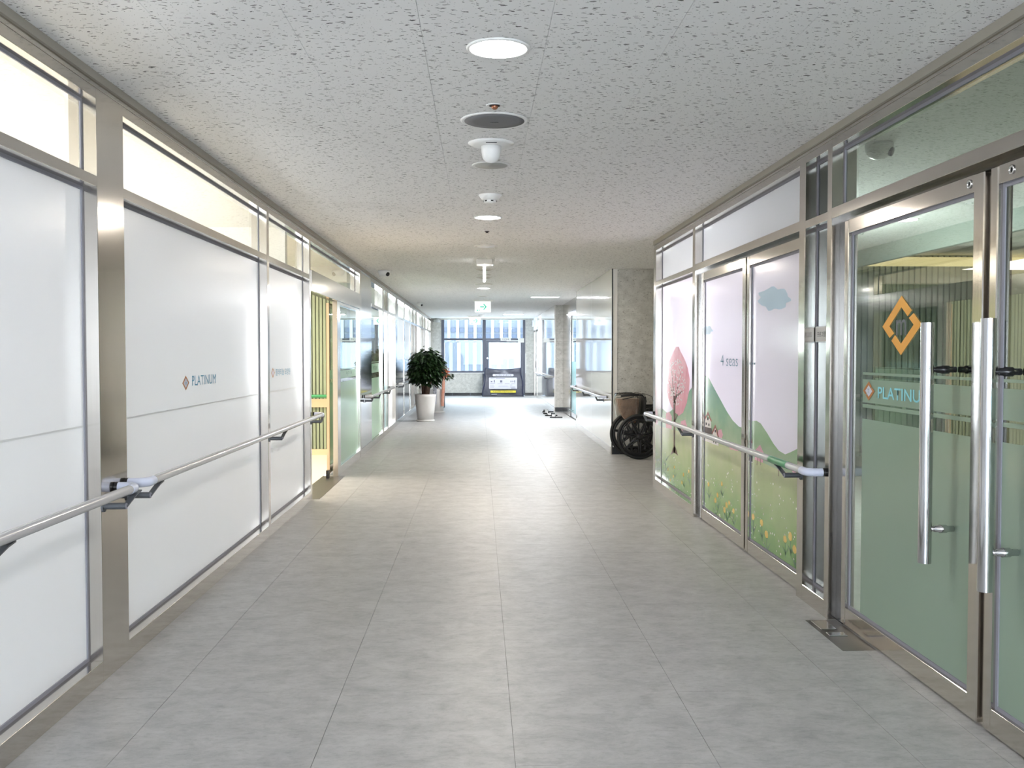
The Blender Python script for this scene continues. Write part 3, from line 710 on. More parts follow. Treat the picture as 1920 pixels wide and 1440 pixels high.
a_ = onX(1352, 684, XR+.06); t4 = text('lettering', '4 seas', MR(MX-.003, a_.y, a_.z-.006), .50, .085, 'teal_ink', gl3, bold=-.012)
a_ = onX(1406, 684, XR+.06); text('lettering', '...', MR(MX-.003, a_.y, a_.z), .14, .018, 'teal_ink', gl4)
# room sign, floor hinges
sg = empty('room_sign', label='small white room sign stuck on the dark sidelight glass', cat='sign')
B('backing', 'black', sg, (PRX-.008, PRX-.002, 5.115, 5.322, 1.455, 1.545), bevel=.002); B('face', 'offwhite', sg, (PRX-.011, PRX-.008, 5.12, 5.318, 1.46, 1.54), bevel=.002)
text('lettering', '프로그램실', MR(PRX-.0115, 5.285, 1.485), .15, .03, 'ink', sg)
tag(B('floor_plate', 'stainless_plate', None, (1.70, 1.86, 4.40, 4.92, .0004, .002)), 'steel floor spring plate at the foot of the logo door', 'floor plate')
tag(B('floor_spring', 'chrome', None, (1.72, 1.81, 4.62, 4.68, .0022, .008), (1.72, 1.80, 4.74, 4.90, .0022, .006), bevel=.002), 'small bright hinge piece lying on the steel floor plate', 'hinge')
B('door_track', 'vinyl', wr, (1.80, 1.93, 1.92, 4.40, .0004, .0016))

# lobby behind the right doors
lo = empty('wall_lobby', label='dim grey green lobby behind the right glass doors', cat='wall', kind='structure')
B('lobby_ceiling', 'ceil', lo, (1.97, 4.3, YB, 10.05, H, H+.04)); B('lobby_ceiling', 'ceil', lo, (3.35, 4.3, 10.05, 13.0, H, H+.04))
B('coffer_side', 'slat_dim', lo, (4.3, 4.36, YB, 13.0, 2.38, 2.75)); B('coffer_top', 'cream', lo, (4.36, 10, YB, 13.0, 2.72, 2.76))
B('coffer_beam', 'cream', lo, (4.36, 10, 4.6, 4.9, 2.45, 2.72), (4.36, 10, 9.0, 9.3, 2.45, 2.72)); 
B('warm_cove', 'cove', lo, (4.40, 9.5, 9.36, 9.40, 2.60, 2.70), (4.40, 9.5, 12.66, 12.70, 2.56, 2.68))
B('lobby_floor', 'vinyl', lo, (1.99, 10, YB, 10.05, -.02, 0), (3.35, 10, 10.05, 13, -.02, 0))
B('lobby_wall', 'cream', lo, (10, 10.1, YB, 13, 0, 2.76), (1.97, 10, YB-.1, YB, 0, 2.76), (7.1, 10, 12.8, 12.9, 0, 2.76))
mb = MB(); mb.box(3.3, 7.1, 12.84, 12.9, 0, 2.76)
x = 3.32
while x < 7.08: mb.box(x, x+.055, 12.80, 12.84, 0, 2.72); x += .08
tag(mb.build('slatted_wall', 'slat_dim', lo), kind='stuff')
B('lobby_side', 'slat_dim', lo, (3.29, 3.35, 10.05, 12.84, 0, H))
B('alcove_wall', 'granite', wr, (1.96, 3.35, 10.0, 10.06, 0, H)); B('alcove_wall', 'granite', wr, (3.2, 3.28, 10.06, 13.2, 0, H))
sc = empty('wall_lamp', (3.62, 12.78, 2.1), label='pair of warm lamps on the lobby wall seen through the door glass', cat='lamp')
for dx in (0, .16):
    MB().box(dx-.05, dx+.05, -.06, 0, -.16, .14).build('lamp_shade', 'cove', sc, bevel=.01)

# pillar, gloss wall, recess, far right wall
B('pillar_board', 'granite', wr, *[(1.835, 3.2, 13.2, 13.5, z0, z1-.003) for z0, z1 in ((.10, .72), (.72, 1.32), (1.32, 1.92), (1.92, H))])
B('pillar_core', 'ceilgap', wr, (1.85, 3.2, 13.21, 13.5, 0, H-.002)); B('skirting', 'black', wr, (1.83, 3.2, 13.185, 13.21, 0, .10))
B('corner_strip', 'black', wr, (1.822, 1.838, 13.186, 13.21, .10, H))
for k, (y0, y1) in enumerate(((13.19, 15.6), (15.6, 18.06))):
    B('gloss_panel', 'gloss', wr, (1.82, 1.90, y0+.001, y1-.001, .10, H-.002), bevel=.001)
B('base_rail', 'steel_h', wr, (1.815, 1.88, 13.19, 18.06, 0, .10), bevel=.001)
B('panel_end', 'granite', wr, (1.90, 2.02, 18.0, 18.06, 0, H))
# recess door
dr5 = empty('door_7', label='teal filmed glass door set back in the right wall recess', cat='door', kind='structure')
B('frame', 'steel', dr5, (2.0, 2.05, 21.15, 23.03, 0, H-.24), bevel=.002); B('head', 'steel', dr5, (2.0, 2.06, 18.06, 23.03, H-.24, H), bevel=.002)
B('head_gap', 'black', dr5, (2.01, 2.06, 18.06, 21.15, 2.22, 2.32))
B('mirror_leaf', 'chrome', dr5, (2.02, 2.05, 21.15, 21.2, 0, 2.3))
B('glass_pane', 'door_glass', dr5, (2.02, 2.03, 18.1, 21.0, 1.22, 2.22)); B('teal_film', 'teal', dr5, (2.02, 2.03, 18.1, 21.0, .12, 1.22)); B('stile', 'black', dr5, (2.01, 2.04, 21.0, 21.15, 0, 2.22))
B('kick_rail', 'chrome', dr5, (2.015, 2.035, 18.1, 21.0, .02, .12)); B('back_board', 'slat_dim', dr5, (2.3, 2.35, 18.06, 23.0, 0, H))
B('pull_handle', 'chrome', dr5, (1.93, 1.95, 20.5, 20.56, .16, .20), (1.93, 2.02, 20.5, 20.52, .16, .18))
B('pillar_board', 'granite', wr, (1.826, 2.08, 23.04, 23.3, .10, H)); B('skirting', 'black', wr, (1.822, 2.0, 23.03, 23.06, 0, .10))
for y0, y1 in ((23.06, 25.6), (25.6, 28.2), (28.2, 29.9)):
    B('gloss_panel', 'gloss', wr, (1.80, 1.826, y0+.001, y1-.001, .10, H-.002), bevel=.001)
B('base_rail', 'steel_h', wr, (1.795, 1.826, 23.06, 29.9, 0, .10), bevel=.001)
dr6 = empty('door_8', label='grey framed door at the far end of the right wall', cat='door', kind='structure')
B('frame', 'steel', dr6, (1.79, 1.83, 29.9, 30.1, 0, 2.15), (1.79, 1.83, 31.3, 31.6, 0, 2.15), (1.79, 1.83, 29.9, 31.6, 2.08, 2.15), bevel=.002)
B('door_leaf', 'gloss', dr6, (1.805, 1.84, 30.1, 31.3, .01, 2.08)); B('upper_panel', 'film', dr6, (1.80, 1.84, 29.9, 31.9, 2.15, H-.002)); B('end_board', 'granite', dr6, (1.80, 1.84, 31.6, 31.9, 0, 2.15))
MB().tube([(1.77, 30.25, .95), (1.77, 30.25, 1.15)], .012).build('door_handle', 'black', dr6)
ex = empty('exit_light', (1.74, 30.9, 2.36), label='small white sign box high on the right wall near the far window', cat='sign')
MB().box(-.04, .05, -.15, .15, -.10, .10).build('housing', 'white', ex, bevel=.01); MB().box(-.045, -.04, -.06, .06, -.07, .07).build('face', 'inkgrey', ex)

# ------------------------------------------------------------------ far end wall with window and outside
we = empty('wall_far', label='flecked stone board wall below and beside the far window', cat='wall', kind='structure')
wx0, wx1, wz0, wz1 = -1.26, 1.52, .76, 2.51
B('wall_board', 'granite', we, (-1.75, wx0, YE, YE+.15, .09, H), (wx0, .21, YE, YE+.15, .09, wz0-.02), (wx1, 2.0, YE, YE+.15, .09, H), (wx0, wx1, YE, YE+.15, wz1, H))
B('sill', 'white', we, (wx0-.02, .22, YE-.03, YE+.02, wz0-.02, wz0)); B('trim', 'white', we, (wx1, wx1+.03, YE-.02, YE, .74, 1.4))
for x0, x1 in ((-1.6, -.9), (-.9, -.3), (-.3, .2), (1.5, 1.85)): B('skirting', 'black', we, (x0+.002, x1-.002, YE-.012, YE, 0, .09))
wd = empty('window_1', label='wide dark framed window at the far end of the corridor', cat='window', kind='structure')
F = lambda x0, x1, z0, z1, nm='frame': B(nm, 'frame_grey', wd, (x0, x1, YE-.01, YE+.09, z0, z1), bevel=.003)
F(wx0, -1.165, wz0, wz1); F(-1.165, .10, wz0, wz0+.06); F(.10, .21, .01, wz1, 'mullion'); F(-1.165, .10, 1.835, 1.90, 'transom'); F(.21, 1.50, 1.835, 1.90, 'transom'); F(1.44, wx1, .01, wz1)
for x0, x1, z0, z1 in ((-1.165, .10, wz0+.06, 1.835), (-1.165, .10, 1.90, wz1), (.21, 1.44, 1.90, wz1)):
    B('glass_pane', 'window_glass', wd, (x0, x1, YE+.03, YE+.036, z0, z1))
dw = empty('door_9', label='dark framed glass exit door beside the far window', cat='door', kind='structure')
B('frame', 'frame_grey', dw, (.215, .31, YE-.02, YE+.03, .02, 1.83), (1.37, 1.435, YE-.02, YE+.03, .02, 1.83), (.31, 1.37, YE-.02, YE+.03, 1.77, 1.83), (.31, 1.37, YE-.02, YE+.03, .02, .12), bevel=.003)
B('glass_pane', 'window_glass', dw, (.31, 1.37, YE+.0, YE+.006, .12, 1.77))
B('door_closer', 'offwhite', dw, (1.28, 1.48, YE-.09, YE-.02, 1.76, 1.90), (.9, 1.28, YE-.06, YE-.03, 1.80, 1.83), (.72, 1.2, YE-.075, YE-.055, 1.745, 1.765), bevel=.004)
B('door_knob', 'chrome', dw, (.25, .28, YE-.06, YE-.02, 1.22, 1.26))
sgn = empty('door_plate', (.87, YE-.05, 1.87), label='small cream sign plate above the far exit door', cat='sign')
MB().box(-.17, .17, -.015, .0, -.05, .05).build('plate', 'offwhite', sgn, bevel=.004)
text('lettering', '비상탈출', ME(-.12, -.0155, -.025), .24, .05, 'ink', sgn)
el = empty('corner_lamp', (-1.42, 31.75, 2.42), label='grey ceiling corner fixture left of the far window', cat='fixture')
MB().lathe([(.11, 0), (.12, .03), (.10, .10), (.02, .13)], 20).build('body', 'vent', el)
# outside facade
fa = empty('facade', (0, 44, 0), label='pale office building across the street behind the far window', cat='building')
MB().box(-8, 8, .25, .6, -6, 4.2).build('wall', 'ext_wall', fa)
pil0 = None
for i in range(40):
    x = -7.8+i*.40
    if pil0 is None: pil0 = MB().box(-.07, .07, -.02, .25, 1.95, 4.2).build('pilaster', 'ext_pil', fa); o = pil0
    else: o = pil0.copy(); COL.objects.link(o)
    o.location = (x, 0, 0)
w0 = None
for i in range(22):
    for z in (2.18, 2.48):
        x = -4.4+i*.40
        if z < 2.3 and x < -.55 : continue
        if w0 is None:
            w0 = MB().box(-.115, .115, .20, .26, -.10, .10).build('window', 'ext_win', fa); o = w0
        else: o = w0.copy(); COL.objects.link(o)
        o.location = (x, 0, z)
for i, x in enumerate([-2.1+.36*k for k in range(7)]):
    MB().box(x, x+.16, .0, .25, -5, 1.9).build('lower_pilaster', 'ext_pil' if i % 2 else 'ext_blue', fa)
MB().box(.3, 3, -.01, .22, -5, 1.9).build('lower_wall', 'ext_pil', fa)
for x in (.55, 1.0, 1.35): MB().box(x, x+.24, -.03, 0, -.6, 1.15).build('lower_window', 'ext_blue', fa)
MB().box(-8, 8, -12, .3, -6.2, -6).build('street', 'offwhite', fa)

# ------------------------------------------------------------------ ceiling fixtures
CXX = .073
def downlight(y, label):
    o = empty('downlight', (CXX, y, H), label=label, cat='ceiling light')
    MB().lathe([(.122, -.001), (.122, -.005), (.112, -.009), (.106, -.006), (.106, -.001)], 40).build('rim', 'white', o)
    MB().lathe([(.104, -.0065), (.104, -.008), (.05, -.0085)], 40).build('diffuser', 'lamp', o)
    return o
dls = [(3.70, 'brightest round downlight, nearest the viewer'), (8.25, 'round downlight second from the viewer, just beyond the smoke detector'), (12.63, 'round downlight beside the edge-on hanging sign'), (17.14, 'round downlight farthest away, before the hanging arrow sign'), (-.85, 'assumed round downlight behind the viewer'), (-5.0, 'assumed round downlight at the corridor start behind the viewer')]
for y, lb in dls: downlight(y, lb)
for y, lb in ((4.55, 'small recessed copper sprinkler head before the grey speaker'), (9.18, 'small recessed sprinkler head beyond the second downlight')):
    o = empty('sprinkler', (CXX, y, H), label=lb, cat='sprinkler')
    MB().lathe([(.042, -.001), (.042, -.003), (.036, -.005), (.03, -.003)], 28).build('escutcheon', 'white', o)
    MB().lathe([(.016, -.001), (.016, -.012), (.008, -.02)], 16).build('head', 'copper' if y < 5 else 'speck', o)
    MB().lathe([(.026, -.0035), (.026, -.0045)], 20).build('recess', 'speck', o)
o = empty('ceiling_speaker', (.076, 4.84, H), label='large round dark grey ceiling speaker', cat='speaker')
MB().lathe([(.170, -.001), (.170, -.004), (.160, -.008), (.152, -.006)], 44).build('rim', 'white', o)
MB().lathe([(.150, -.001), (.150, -.007), (.10, -.010), (.0, -.011)], 44).build('grille', 'speaker', o)
MB().box(-.02, .02, -.003, .003, -.0125, -.0105).build('badge', 'black', o)
o = empty('wireless_beacon', (.066, 5.36, H), label='white dome device on a wide round ceiling plate', cat='sensor')
MB().lathe([(.128, -.001), (.128, -.004), (.10, -.016), (.06, -.020)], 40).build('plate', 'white', o)
MB().lathe([(.056, -.018), (.054, -.05), (.047, -.085), (.030, -.105), (.0, -.112)], 32).build('dome', 'white', o)
MB().box(-.03, .03, -.095, -.085, -.0185, -.0155).build('lettering', 'ink', o)
o = empty('ceiling_disc', (.074, 5.98, H), label='grey centred white ringed disc just beyond the dome device', cat='speaker')
MB().lathe([(.120, -.001), (.120, -.004), (.112, -.007), (.106, -.005)], 36).build('rim', 'white', o)
MB().lathe([(.100, -.001), (.100, -.007), (.0, -.010)], 36).build('grille', 'vent', o)
o = empty('smoke_detector', (.08, 7.1, H), label='white smoke detector between the beacon and second downlight', cat='smoke detector')
MB().lathe([(.085, -.001), (.085, -.006), (.060, -.038), (.048, -.042)], 32).build('base', 'white', o)
MB().lathe([(.046, -.040), (.046, -.056), (.02, -.062)], 28).build('cap', 'white', o)
for k in range(6):
    a = k*PI/3+.3
    MB().box(-.009, .009, -.001, .001, -.053, -.044, mat=Matrix.Rotation(a, 4, 'Z') @ Matrix.Translation((0, -.0468, 0))).build('vent_slot', 'black', o)
for i, (y, r, lb) in enumerate(((10.45, .13, 'flush white disc beyond the second sprinkler'), (13.35, .12, 'flush white disc just behind the edge-on sign'), (14.25, .10, 'small flush disc, middle of the three behind the edge-on sign'), (14.75, .12, 'flush disc, farthest of the three behind the edge-on sign'), (16.2, .15, 'wide flush disc before the farthest downlight'), (19.5, .11, 'cream flush disc before the arrow sign'))):
    o = empty('ceiling_disc', (CXX, y, H), label=lb, cat='ceiling disc')
    MB().lathe([(r, -.001), (r, -.006), (r-.02, -.014), (r-.03, -.01)], 28).build('rim', 'offwhite', o)
    MB().lathe([(r-.032, -.001), (r-.032, -.012)], 24).build('plate', 'mould' if i % 2 else 'white', o)
def exitsign(loc, rz, label, w=.35, h=.235, arrow=True, mount=True):
    o = empty('exit_sign', loc, rz, label=label, cat='exit sign')
    MB().box(-w/2-.05, w/2+.05, -.05, .05, -.025, 0).build('mount', 'offwhite', o, bevel=.004)
    MB().box(-w/2, w/2, -.02, .02, -.03-h, -.03).build('panel', 'signwhite', o, bevel=.006)
    for s_ in (-1, 1):
        mm = Matrix.Rotation(0 if s_ < 0 else PI, 4, 'Z') @ ME(0, -.0205, -.03-h/2)
        mb = MB(); mb.prism([(-.06, -.012), (.03, -.012), (.03, .012), (-.06, .012)], .001, mm)
        mb.prism([(.0, .065), (.03, .065), (.09, 0), (.03, -.065), (0, -.065), (.055, 0)], .001, mm); mb.build('arrow', 'signgreen', o)
        mb = MB(); mb.prism([(-.13, -.09), (-.105, -.09), (-.105, -.06), (-.13, -.06)], .001, mm); mb.prism([(-.09, -.09), (-.065, -.09), (-.07, -.055), (-.085, -.055)], .001, mm); mb.build('pictogram', 'signgreen', o)
    return o
exitsign((.073, 21.0, H), 0, 'hanging lit sign with a green arrow pointing right, nearer one')
exitsign((-.14, 30.0, H), 0, 'hanging lit sign with a green arrow close to the far window')
o = empty('exit_sign', (.062, 12.0, H), label='hanging lit sign panel seen edge-on under a beige box', cat='exit sign')
MB().box(-.10, .10, -.12, .22, -.06, 0).build('mount', 'offwhite', o, bevel=.006)
MB().box(-.018, .018, -.05, .17, -.265, -.06).build('panel', simple('edge_lit', (1, 1, 1), .5, emis=(1, 1, 1), es=3), o, bevel=.008)
mb = MB(); mb.prism([(-.05, .0), (.05, .0), (.05, .03), (-.05, .03)], .001, ML(.0185, .06, -.17)); mb.build('arrow', 'signgreen', o)
def cctv(loc, label, r=.055):
    o = empty('dome_camera', loc, label=label, cat='security camera')
    MB().lathe([(r, -.001), (r, -.02), (r*.95, -.045), (r*.7, -.075), (r*.3, -.088)], 28).build('housing', 'white', o)
    mm = Matrix.Translation((r*.62, -r*.55, -.052)) @ Matrix.Rotation(-.75, 4, 'Z') @ Matrix.Rotation(PI*.62, 4, 'Y')
    MB().lathe([(r*.34, -.012), (r*.34, .012), (r*.2, .015)], 20, mm).build('lens', 'black', o)
    return o
cctv((-1.34, 13.6, H), 'white ceiling camera above the mirrored steel panel on the left', .085)
cctv((-1.37, 22.2, H), 'small white ceiling camera above the potted plant', .07)
cctv((2.22, 5.3, H), 'white ceiling camera seen through the transom glass of the right doors', .075)
o = empty('hanging_lamp', (.06, 28.8, H), label='small white disc fixture in front of the far window', cat='ceiling disc')
MB().lathe([(.10, -.001), (.10, -.02), (.05, -.06)], 24).build('body', 'white', o)
for loc, sx, lb in (((1.34, 19.65, H), .62, 'flat rectangular ceiling light before the recess door'), ((1.0, 28.4, H), .62, 'flat rectangular ceiling light close to the far window')):
    o = empty('panel_light', loc, label=lb, cat='ceiling light')
    MB().box(-sx/2, sx/2, -.16, .16, -.012, -.001).build('frame', 'white', o, bevel=.003)
    MB().box(-sx/2+.03, sx/2-.03, -.13, .13, -.014, -.012).build('diffuser', 'lampstrip', o)

# ------------------------------------------------------------------ handrails
def arc(c, p0, p1, n=6):
    out = []; c = Vector(c); a = Vector(p0)-c; b = Vector(p1)-c
    for i in range(n+1):
        t = i/n*PI/2; out.append(c+a*math.cos(t)+b*math.sin(t))
    return out
def handrail(side, y0, y1, z, label, near_ret=True, far_ret=True, brackets=(), grip=None, rx=.095, endcol='lilac'):
    X = XL if side < 0 else XR; s_ = -side; rx_ = X+s_*rx
    o = empty('handrail', label=label, cat='handrail')
    r_ = .020; R = .045
    rib = lambda j: 1.0 if j % 2 else .965
    ya, yb = y0+(R if near_ret else 0), y1-(R if far_ret else 0)
    MB().tube([(rx_, ya, z), (rx_, yb, z)], r_, 32, rf=rib).build('rail', 'rail', o)
    for ret, ye, d in ((near_ret, y0, 1), (far_ret, y1, -1)):
        if not ret: continue
        pts = [Vector((rx_, ye+d*(R+.045), z))]+arc((rx_-s_*R, ye+d*R, z), (rx_, ye+d*R, z), (rx_-s_*R, ye, z))+[Vector((X+s_*.012, ye, z))]
        MB().tube(pts, r_+.0015, 20).build('end_elbow', endcol, o)
        MB().tube([(X+s_*.002, ye, z), (X+s_*.016, ye, z)], .0225, 18).build('end_collar', 'black', o)
    if grip: MB().tube([(rx_, grip[0], z), (rx_, grip[1], z)], r_+.0012, 32, rf=rib).build('grip_band', 'railgreen', o)
    for yb_, pl in brackets:
        zb = z-.062
        b = MB(); wallx = X+s_*.001 if pl else (PLX if side < 0 else XR+.06)+s_*.001
        b.tube([(X+s_*.001, yb_, zb-.004), (X+s_*.010, yb_, zb-.004)], .022, 16)
        b.tube([(X+s_*.008, yb_, zb), (rx_-s_*.012, yb_, zb), (rx_+s_*.004, yb_, zb)], .0145, 16)
        o2 = b.build('bracket', 'bracket', o)
        a = MB(); pr = [(0, -.0035), (.07, .018), (.12, .032), (.17, .040)]
        for i in range(3):
            (d0, h0), (d1, h1) = pr[i], pr[i+1]
            vs = [(rx_-.012, yb_+d0, zb+h0), (rx_+.012, yb_+d0, zb+h0), (rx_+.012, yb_+d1, zb+h1), (rx_-.012, yb_+d1, zb+h1)]
            vs += [(x, y, zz+.006) for x, y, zz in vs]
            a.add(vs, [(0, 3, 2, 1), (4, 5, 6, 7), (0, 1, 5, 4), (1, 2, 6, 5), (2, 3, 7, 6), (3, 0, 4, 7)])
        a.build('bracket_arm', 'bracket', o2)
        MB().tube([(rx_+s_*.004, yb_, zb), (rx_+s_*.007, yb_, zb)], .0125, 14).build('bracket_cap', 'gasket', o2)
    return o
handrail(-1, -1.0, 4.24, .810, 'pale grey handrail nearest on the left, ending at the wide steel post', brackets=((.5, 1), (2.95, 1), (4.10, 1)))
handrail(-1, 4.36, 9.24, .812, 'long pale handrail on the left between wide post and open doorway', brackets=((4.40, 1), (7.32, 1), (9.12, 1)))
handrail(-1, 13.3, 16.9, .80, 'handrail on the left crossing the mirrored steel panel', brackets=((13.4, 1), (14.35, 1), (16.0, 1)), rx=.10, endcol='rail')
handrail(-1, 18.8, 22.1, .80, 'short handrail on the left crossing the glass bays coloured with a dark reflection behind the plant', brackets=((18.6+.4, 1), (21.9, 1)), endcol='rail')
handrail(1, 4.98, 10.0-.05, .768, 'pale handrail across the mural doors with a green grip band', brackets=((5.35, 1), (8.10, 1), (9.85, 1)), grip=(5.30, 5.62))
handrail(1, 13.6, 18.0, .775, 'white handrail on the gloss wall beyond the wheelchair', brackets=((14.0, 1), (15.8, 1), (17.6, 1)), rx=.10, endcol='lilac')
handrail(1, 24.6, 29.4, .80, 'short white handrail on the far gloss wall before the grey door', brackets=((25.2, 1), (28.5, 1)), rx=.11, endcol='white')

# ------------------------------------------------------------------ potted plants
def leafmesh(L=.10, Wd=.045):
    # folded leaf with a mid rib, along +x
    vs = [(0, 0, 0)]
    for t, w in ((.2, .55), (.45, 1), (.75, .75)):
        z = -.25*L*t*t
        vs += [(L*t, -Wd*w/2, z+.08*Wd), (L*t, 0, z-.06*Wd), (L*t, Wd*w/2, z+.08*Wd)]
    vs.append((L, 0, -.28*L))
    fs = [(0, 1, 2), (0, 2, 3)]
    for k in (0, 1):
        b = 1+3*k; fs += [(b, b+3, b+4, b+1), (b+1, b+4, b+5, b+2)]
    fs += [(7, 10, 8), (8, 10, 9)]
    return vs, fs
LV, LF = leafmesh()
def foliage(root, mname, n, cz, rx, rz, parts, sc=1.0, seed=3, lobe=0):
    rnd = random.Random(seed); mb = MB()
    for i in range(n):
        th = rnd.uniform(0, 2*PI); ph = math.acos(rnd.uniform(-.85, 1)); rr = rnd.uniform(.45, 1)**.6
        p = Vector((rx*rr*math.sin(ph)*math.cos(th), rx*rr*math.sin(ph)*math.sin(th), cz+rz*rr*math.cos(ph)))
        p.x *= 1+.12*math.sin(3*th+1); p.z += .05*math.sin(5*th)
        k = sc*rnd.uniform(.7, 1.3)
        mt = Matrix.Translation(p) @ Matrix.Rotation(th+rnd.uniform(-.7, .7), 4, 'Z') @ Matrix.Rotation(rnd.uniform(-.2, .7), 4, 'Y') @ Matrix.Rotation(rnd.uniform(-.6, .6), 4, 'X') @ Matrix.Scale(k, 4)
        mb.add(LV, LF, True, mt)
    o = mb.build('foliage', mname, root); tag(o, kind='stuff')
    for i in range(parts):
        th = 2*PI*i/parts+rnd.uniform(-.3, .3); h_ = rnd.uniform(-.7, .9); w = math.sqrt(max(0, 1-h_*h_))
        b_ = MB(); base = Vector((0, 0, cz-.5*rz)); tip = Vector((rx*1.0*w*math.cos(th), rx*1.0*w*math.sin(th), cz+rz*h_))
        mid = base.lerp(tip, .5)+Vector((0, 0, .06)); b_.tube([base, mid, tip], [.008, .006, .003], 6)
        for t in (.55, .7, .85, 1):
            q = base.lerp(tip, t)
            for s_ in (-1, 0, 1):
                mt = Matrix.Translation(q) @ Matrix.Rotation(th+s_*.9, 4, 'Z') @ Matrix.Rotation(rnd.uniform(0, .5), 4, 'Y') @ Matrix.Scale(sc*1.25, 4)
                b_.add(LV, LF, True, mt)
        b_.build('branch', mname, root)
pl = empty('potted_plant', (-1.115, 19.85, 0), label='bushy dark green plant in a tall white tapered pot', cat='plant')
pot = MB().lathe([(.165, .035), (.19, .25), (.215, .50), (.222, .555), (.21, .56), (.20, .53), (.195, .50)], 40).build('pot', 'pot', pl)
MB().lathe([(.185, 0), (.195, .025), (.175, .034)], 36).build('saucer', 'pot', pl)
MB().lathe([(.19, .49), (.19, .51)], 30).build('soil', 'soil', pl)
tk = MB()
for k, (dx, dy) in enumerate(((.02, .0), (-.04, .03), (.05, .02))):
    tk.tube([(dx, dy, .50), (dx*1.2, dy*1.3, .70), (dx*2.5, dy*2, .95), (dx*4, dy*3, 1.15)], [.05-.01*k, .04, .028, .015], 10)
tk.build('trunk', 'bark', pl)
foliage(pl, 'leaf', 1500, 1.08, .335, .38, 18, 1.15)
foliage(pl, 'leaf2', 110, 1.15, .345, .38, 0, .95, seed=11)
p2 = empty('potted_plant', (-1.03, 22.9, 0), label='potted plant with orange blossom half hidden behind the bushy plant', cat='plant')
MB().lathe([(.17, .02), (.19, .25), (.20, .50), (.205, .56), (.19, .56)], 32).build('pot', 'pot', p2)
MB().lathe([(.20, 0), (.20, .02)], 30).build('saucer', 'pot', p2)
mb = MB(); mb.tube([(0, 0, .5), (.05, 0, .8), (.1, -.05, 1.0)], [.03, .02, .01], 8); mb.build('trunk', 'bark', p2)
foliage(p2, 'leaf', 260, .95, .24, .22, 6, 1.1, seed=5)
mb = MB(); rnd = random.Random(4)
for c_ in ((.18, -.3, 1.03), (.22, -.28, .94), (.26, -.3, .99), (.15, -.28, .92), (.25, -.28, .88)):
    for i in range(14):
        th = rnd.uniform(0, 2*PI); mt = Matrix.Translation(c_) @ Matrix.Rotation(th, 4, 'Z') @ Matrix.Rotation(rnd.uniform(-1.2, .4), 4, 'Y') @ Matrix.Scale(.95, 4)
        mb.add(LV, LF, True, mt)
mb.build('blossom', 'orange', p2)
mb = MB()
for i in range(60):
    mt = Matrix.Translation((.30+rnd.uniform(-.06, .08), -.2+rnd.uniform(-.05, .05), .86+rnd.uniform(-.07, .06))) @ Matrix.Rotation(rnd.uniform(-1, 1), 4, 'Z') @ Matrix.Rotation(rnd.uniform(-.3, .8), 4, 'Y') @ Matrix.Scale(.8, 4)
    mb.add(LV, LF, True, mt)
tag(mb.build('side_foliage', 'leaf2', p2), kind='stuff')
def ribbon(root, x0, y0, z0, z1, w, m, sw):
    mb = MB(); n_ = 14; L_ = []
    for i in range(n_+1):
        t = i/n_; L_.append((x0+sw*math.sin(t*5), y0+.02*math.cos(t*6), z0+(z1-z0)*t))
    vs = []; 
    for (x, y, z) in L_: vs += [(x-w/2, y, z), (x+w/2, y+.004, z), (x+w/2, y+.007, z), (x-w/2, y+.003, z)]
    fs = []
    for i in range(n_):
        a = 4*i
        for j in range(4): fs.append((a+j, a+(j+1) % 4, a+4+(j+1) % 4, a+4+j))
    mb.add(vs, fs, True); return mb.build('ribbon', m, root)
ribbon(p2, .17, -.22, .98, .15, .07, 'ribbon', .012)
rw = ribbon(p2, -.02, -.24, .90, .20, .09, 'label', .006)
text('lettering', '축개원', Matrix.Translation((0, 0, 0)) @ ME(-.055, -.262, .45), .07, .30, 'ink', p2)
sd_ = empty('tube_stand', (-.93, 24.6, 0), label='blue grey bent tube stand behind the plants', cat='stand')
for dy in (0, .4):
    MB().tube([(-.35, dy, 0), (-.35, dy, .68), (-.33, dy, .74), (-.28, dy, .76), (-.04, dy, .76), (.0, dy, .74), (.02, dy, .68), (.02, dy, 0)], .014, 10).build('frame', 'tube_blue', sd_)
MB().tube([(-.35, 0, .3), (-.35, .4, .3)], .01, 8).build('crossbar', 'tube_blue', sd_); MB().tube([(.0-.17, 0, .76), (-.17, .4, .76)], .01, 8).build('crossbar', 'tube_blue', sd_)

# ------------------------------------------------------------------ covered equipment bag under the far window
bg_ = empty('equipment_bag', (.765, 31.3, 0), label='charcoal fabric cover bag with printed labels under the far window', cat='bag')
nx, ny, nz_ = 26, 10, 20; hw, hd, ht = .63, .21, .93
def bagp(x, y, z):   # unit box -> sagging bag
    X_ = x*hw*(1+.05*math.cos(z*PI)*1-.04*z); Y_ = y*hd*(1+.10*math.sin(z*PI)); Z_ = z*ht
    if z > .75: Z_ -= (z-.75)/.25*.05*(1-x*x)*(1.1 if y < 0 else .6)
    X_ += .02*math.sin(9*z+3*y)*abs(x)**3; Y_ += .018*math.sin(4*x+7*z)*(1-z*.3)*(1 if abs(y) > .9 else 0)
    if y < -.9 and z > .8: Y_ += .05*math.sin(x*5+1)*(1-abs(x))-.02
    return (X_, Y_, Z_)
mb = MB()
def face(fn, nu, nv):
    vs = [fn(i/nu, j/nv) for j in range(nv+1) for i in range(nu+1)]
    fs = [(j*(nu+1)+i, j*(nu+1)+i+1, (j+1)*(nu+1)+i+1, (j+1)*(nu+1)+i) for j in range(nv) for i in range(nu)]
    mb.add(vs, fs, True)
face(lambda u, v: bagp(2*u-1, -1, v), nx, nz_); face(lambda u, v: bagp(2*u-1, 1, v), nx, nz_)
face(lambda u, v: bagp(-1, 2*u-1, v), ny, nz_); face(lambda u, v: bagp(1, 2*u-1, v), ny, nz_)
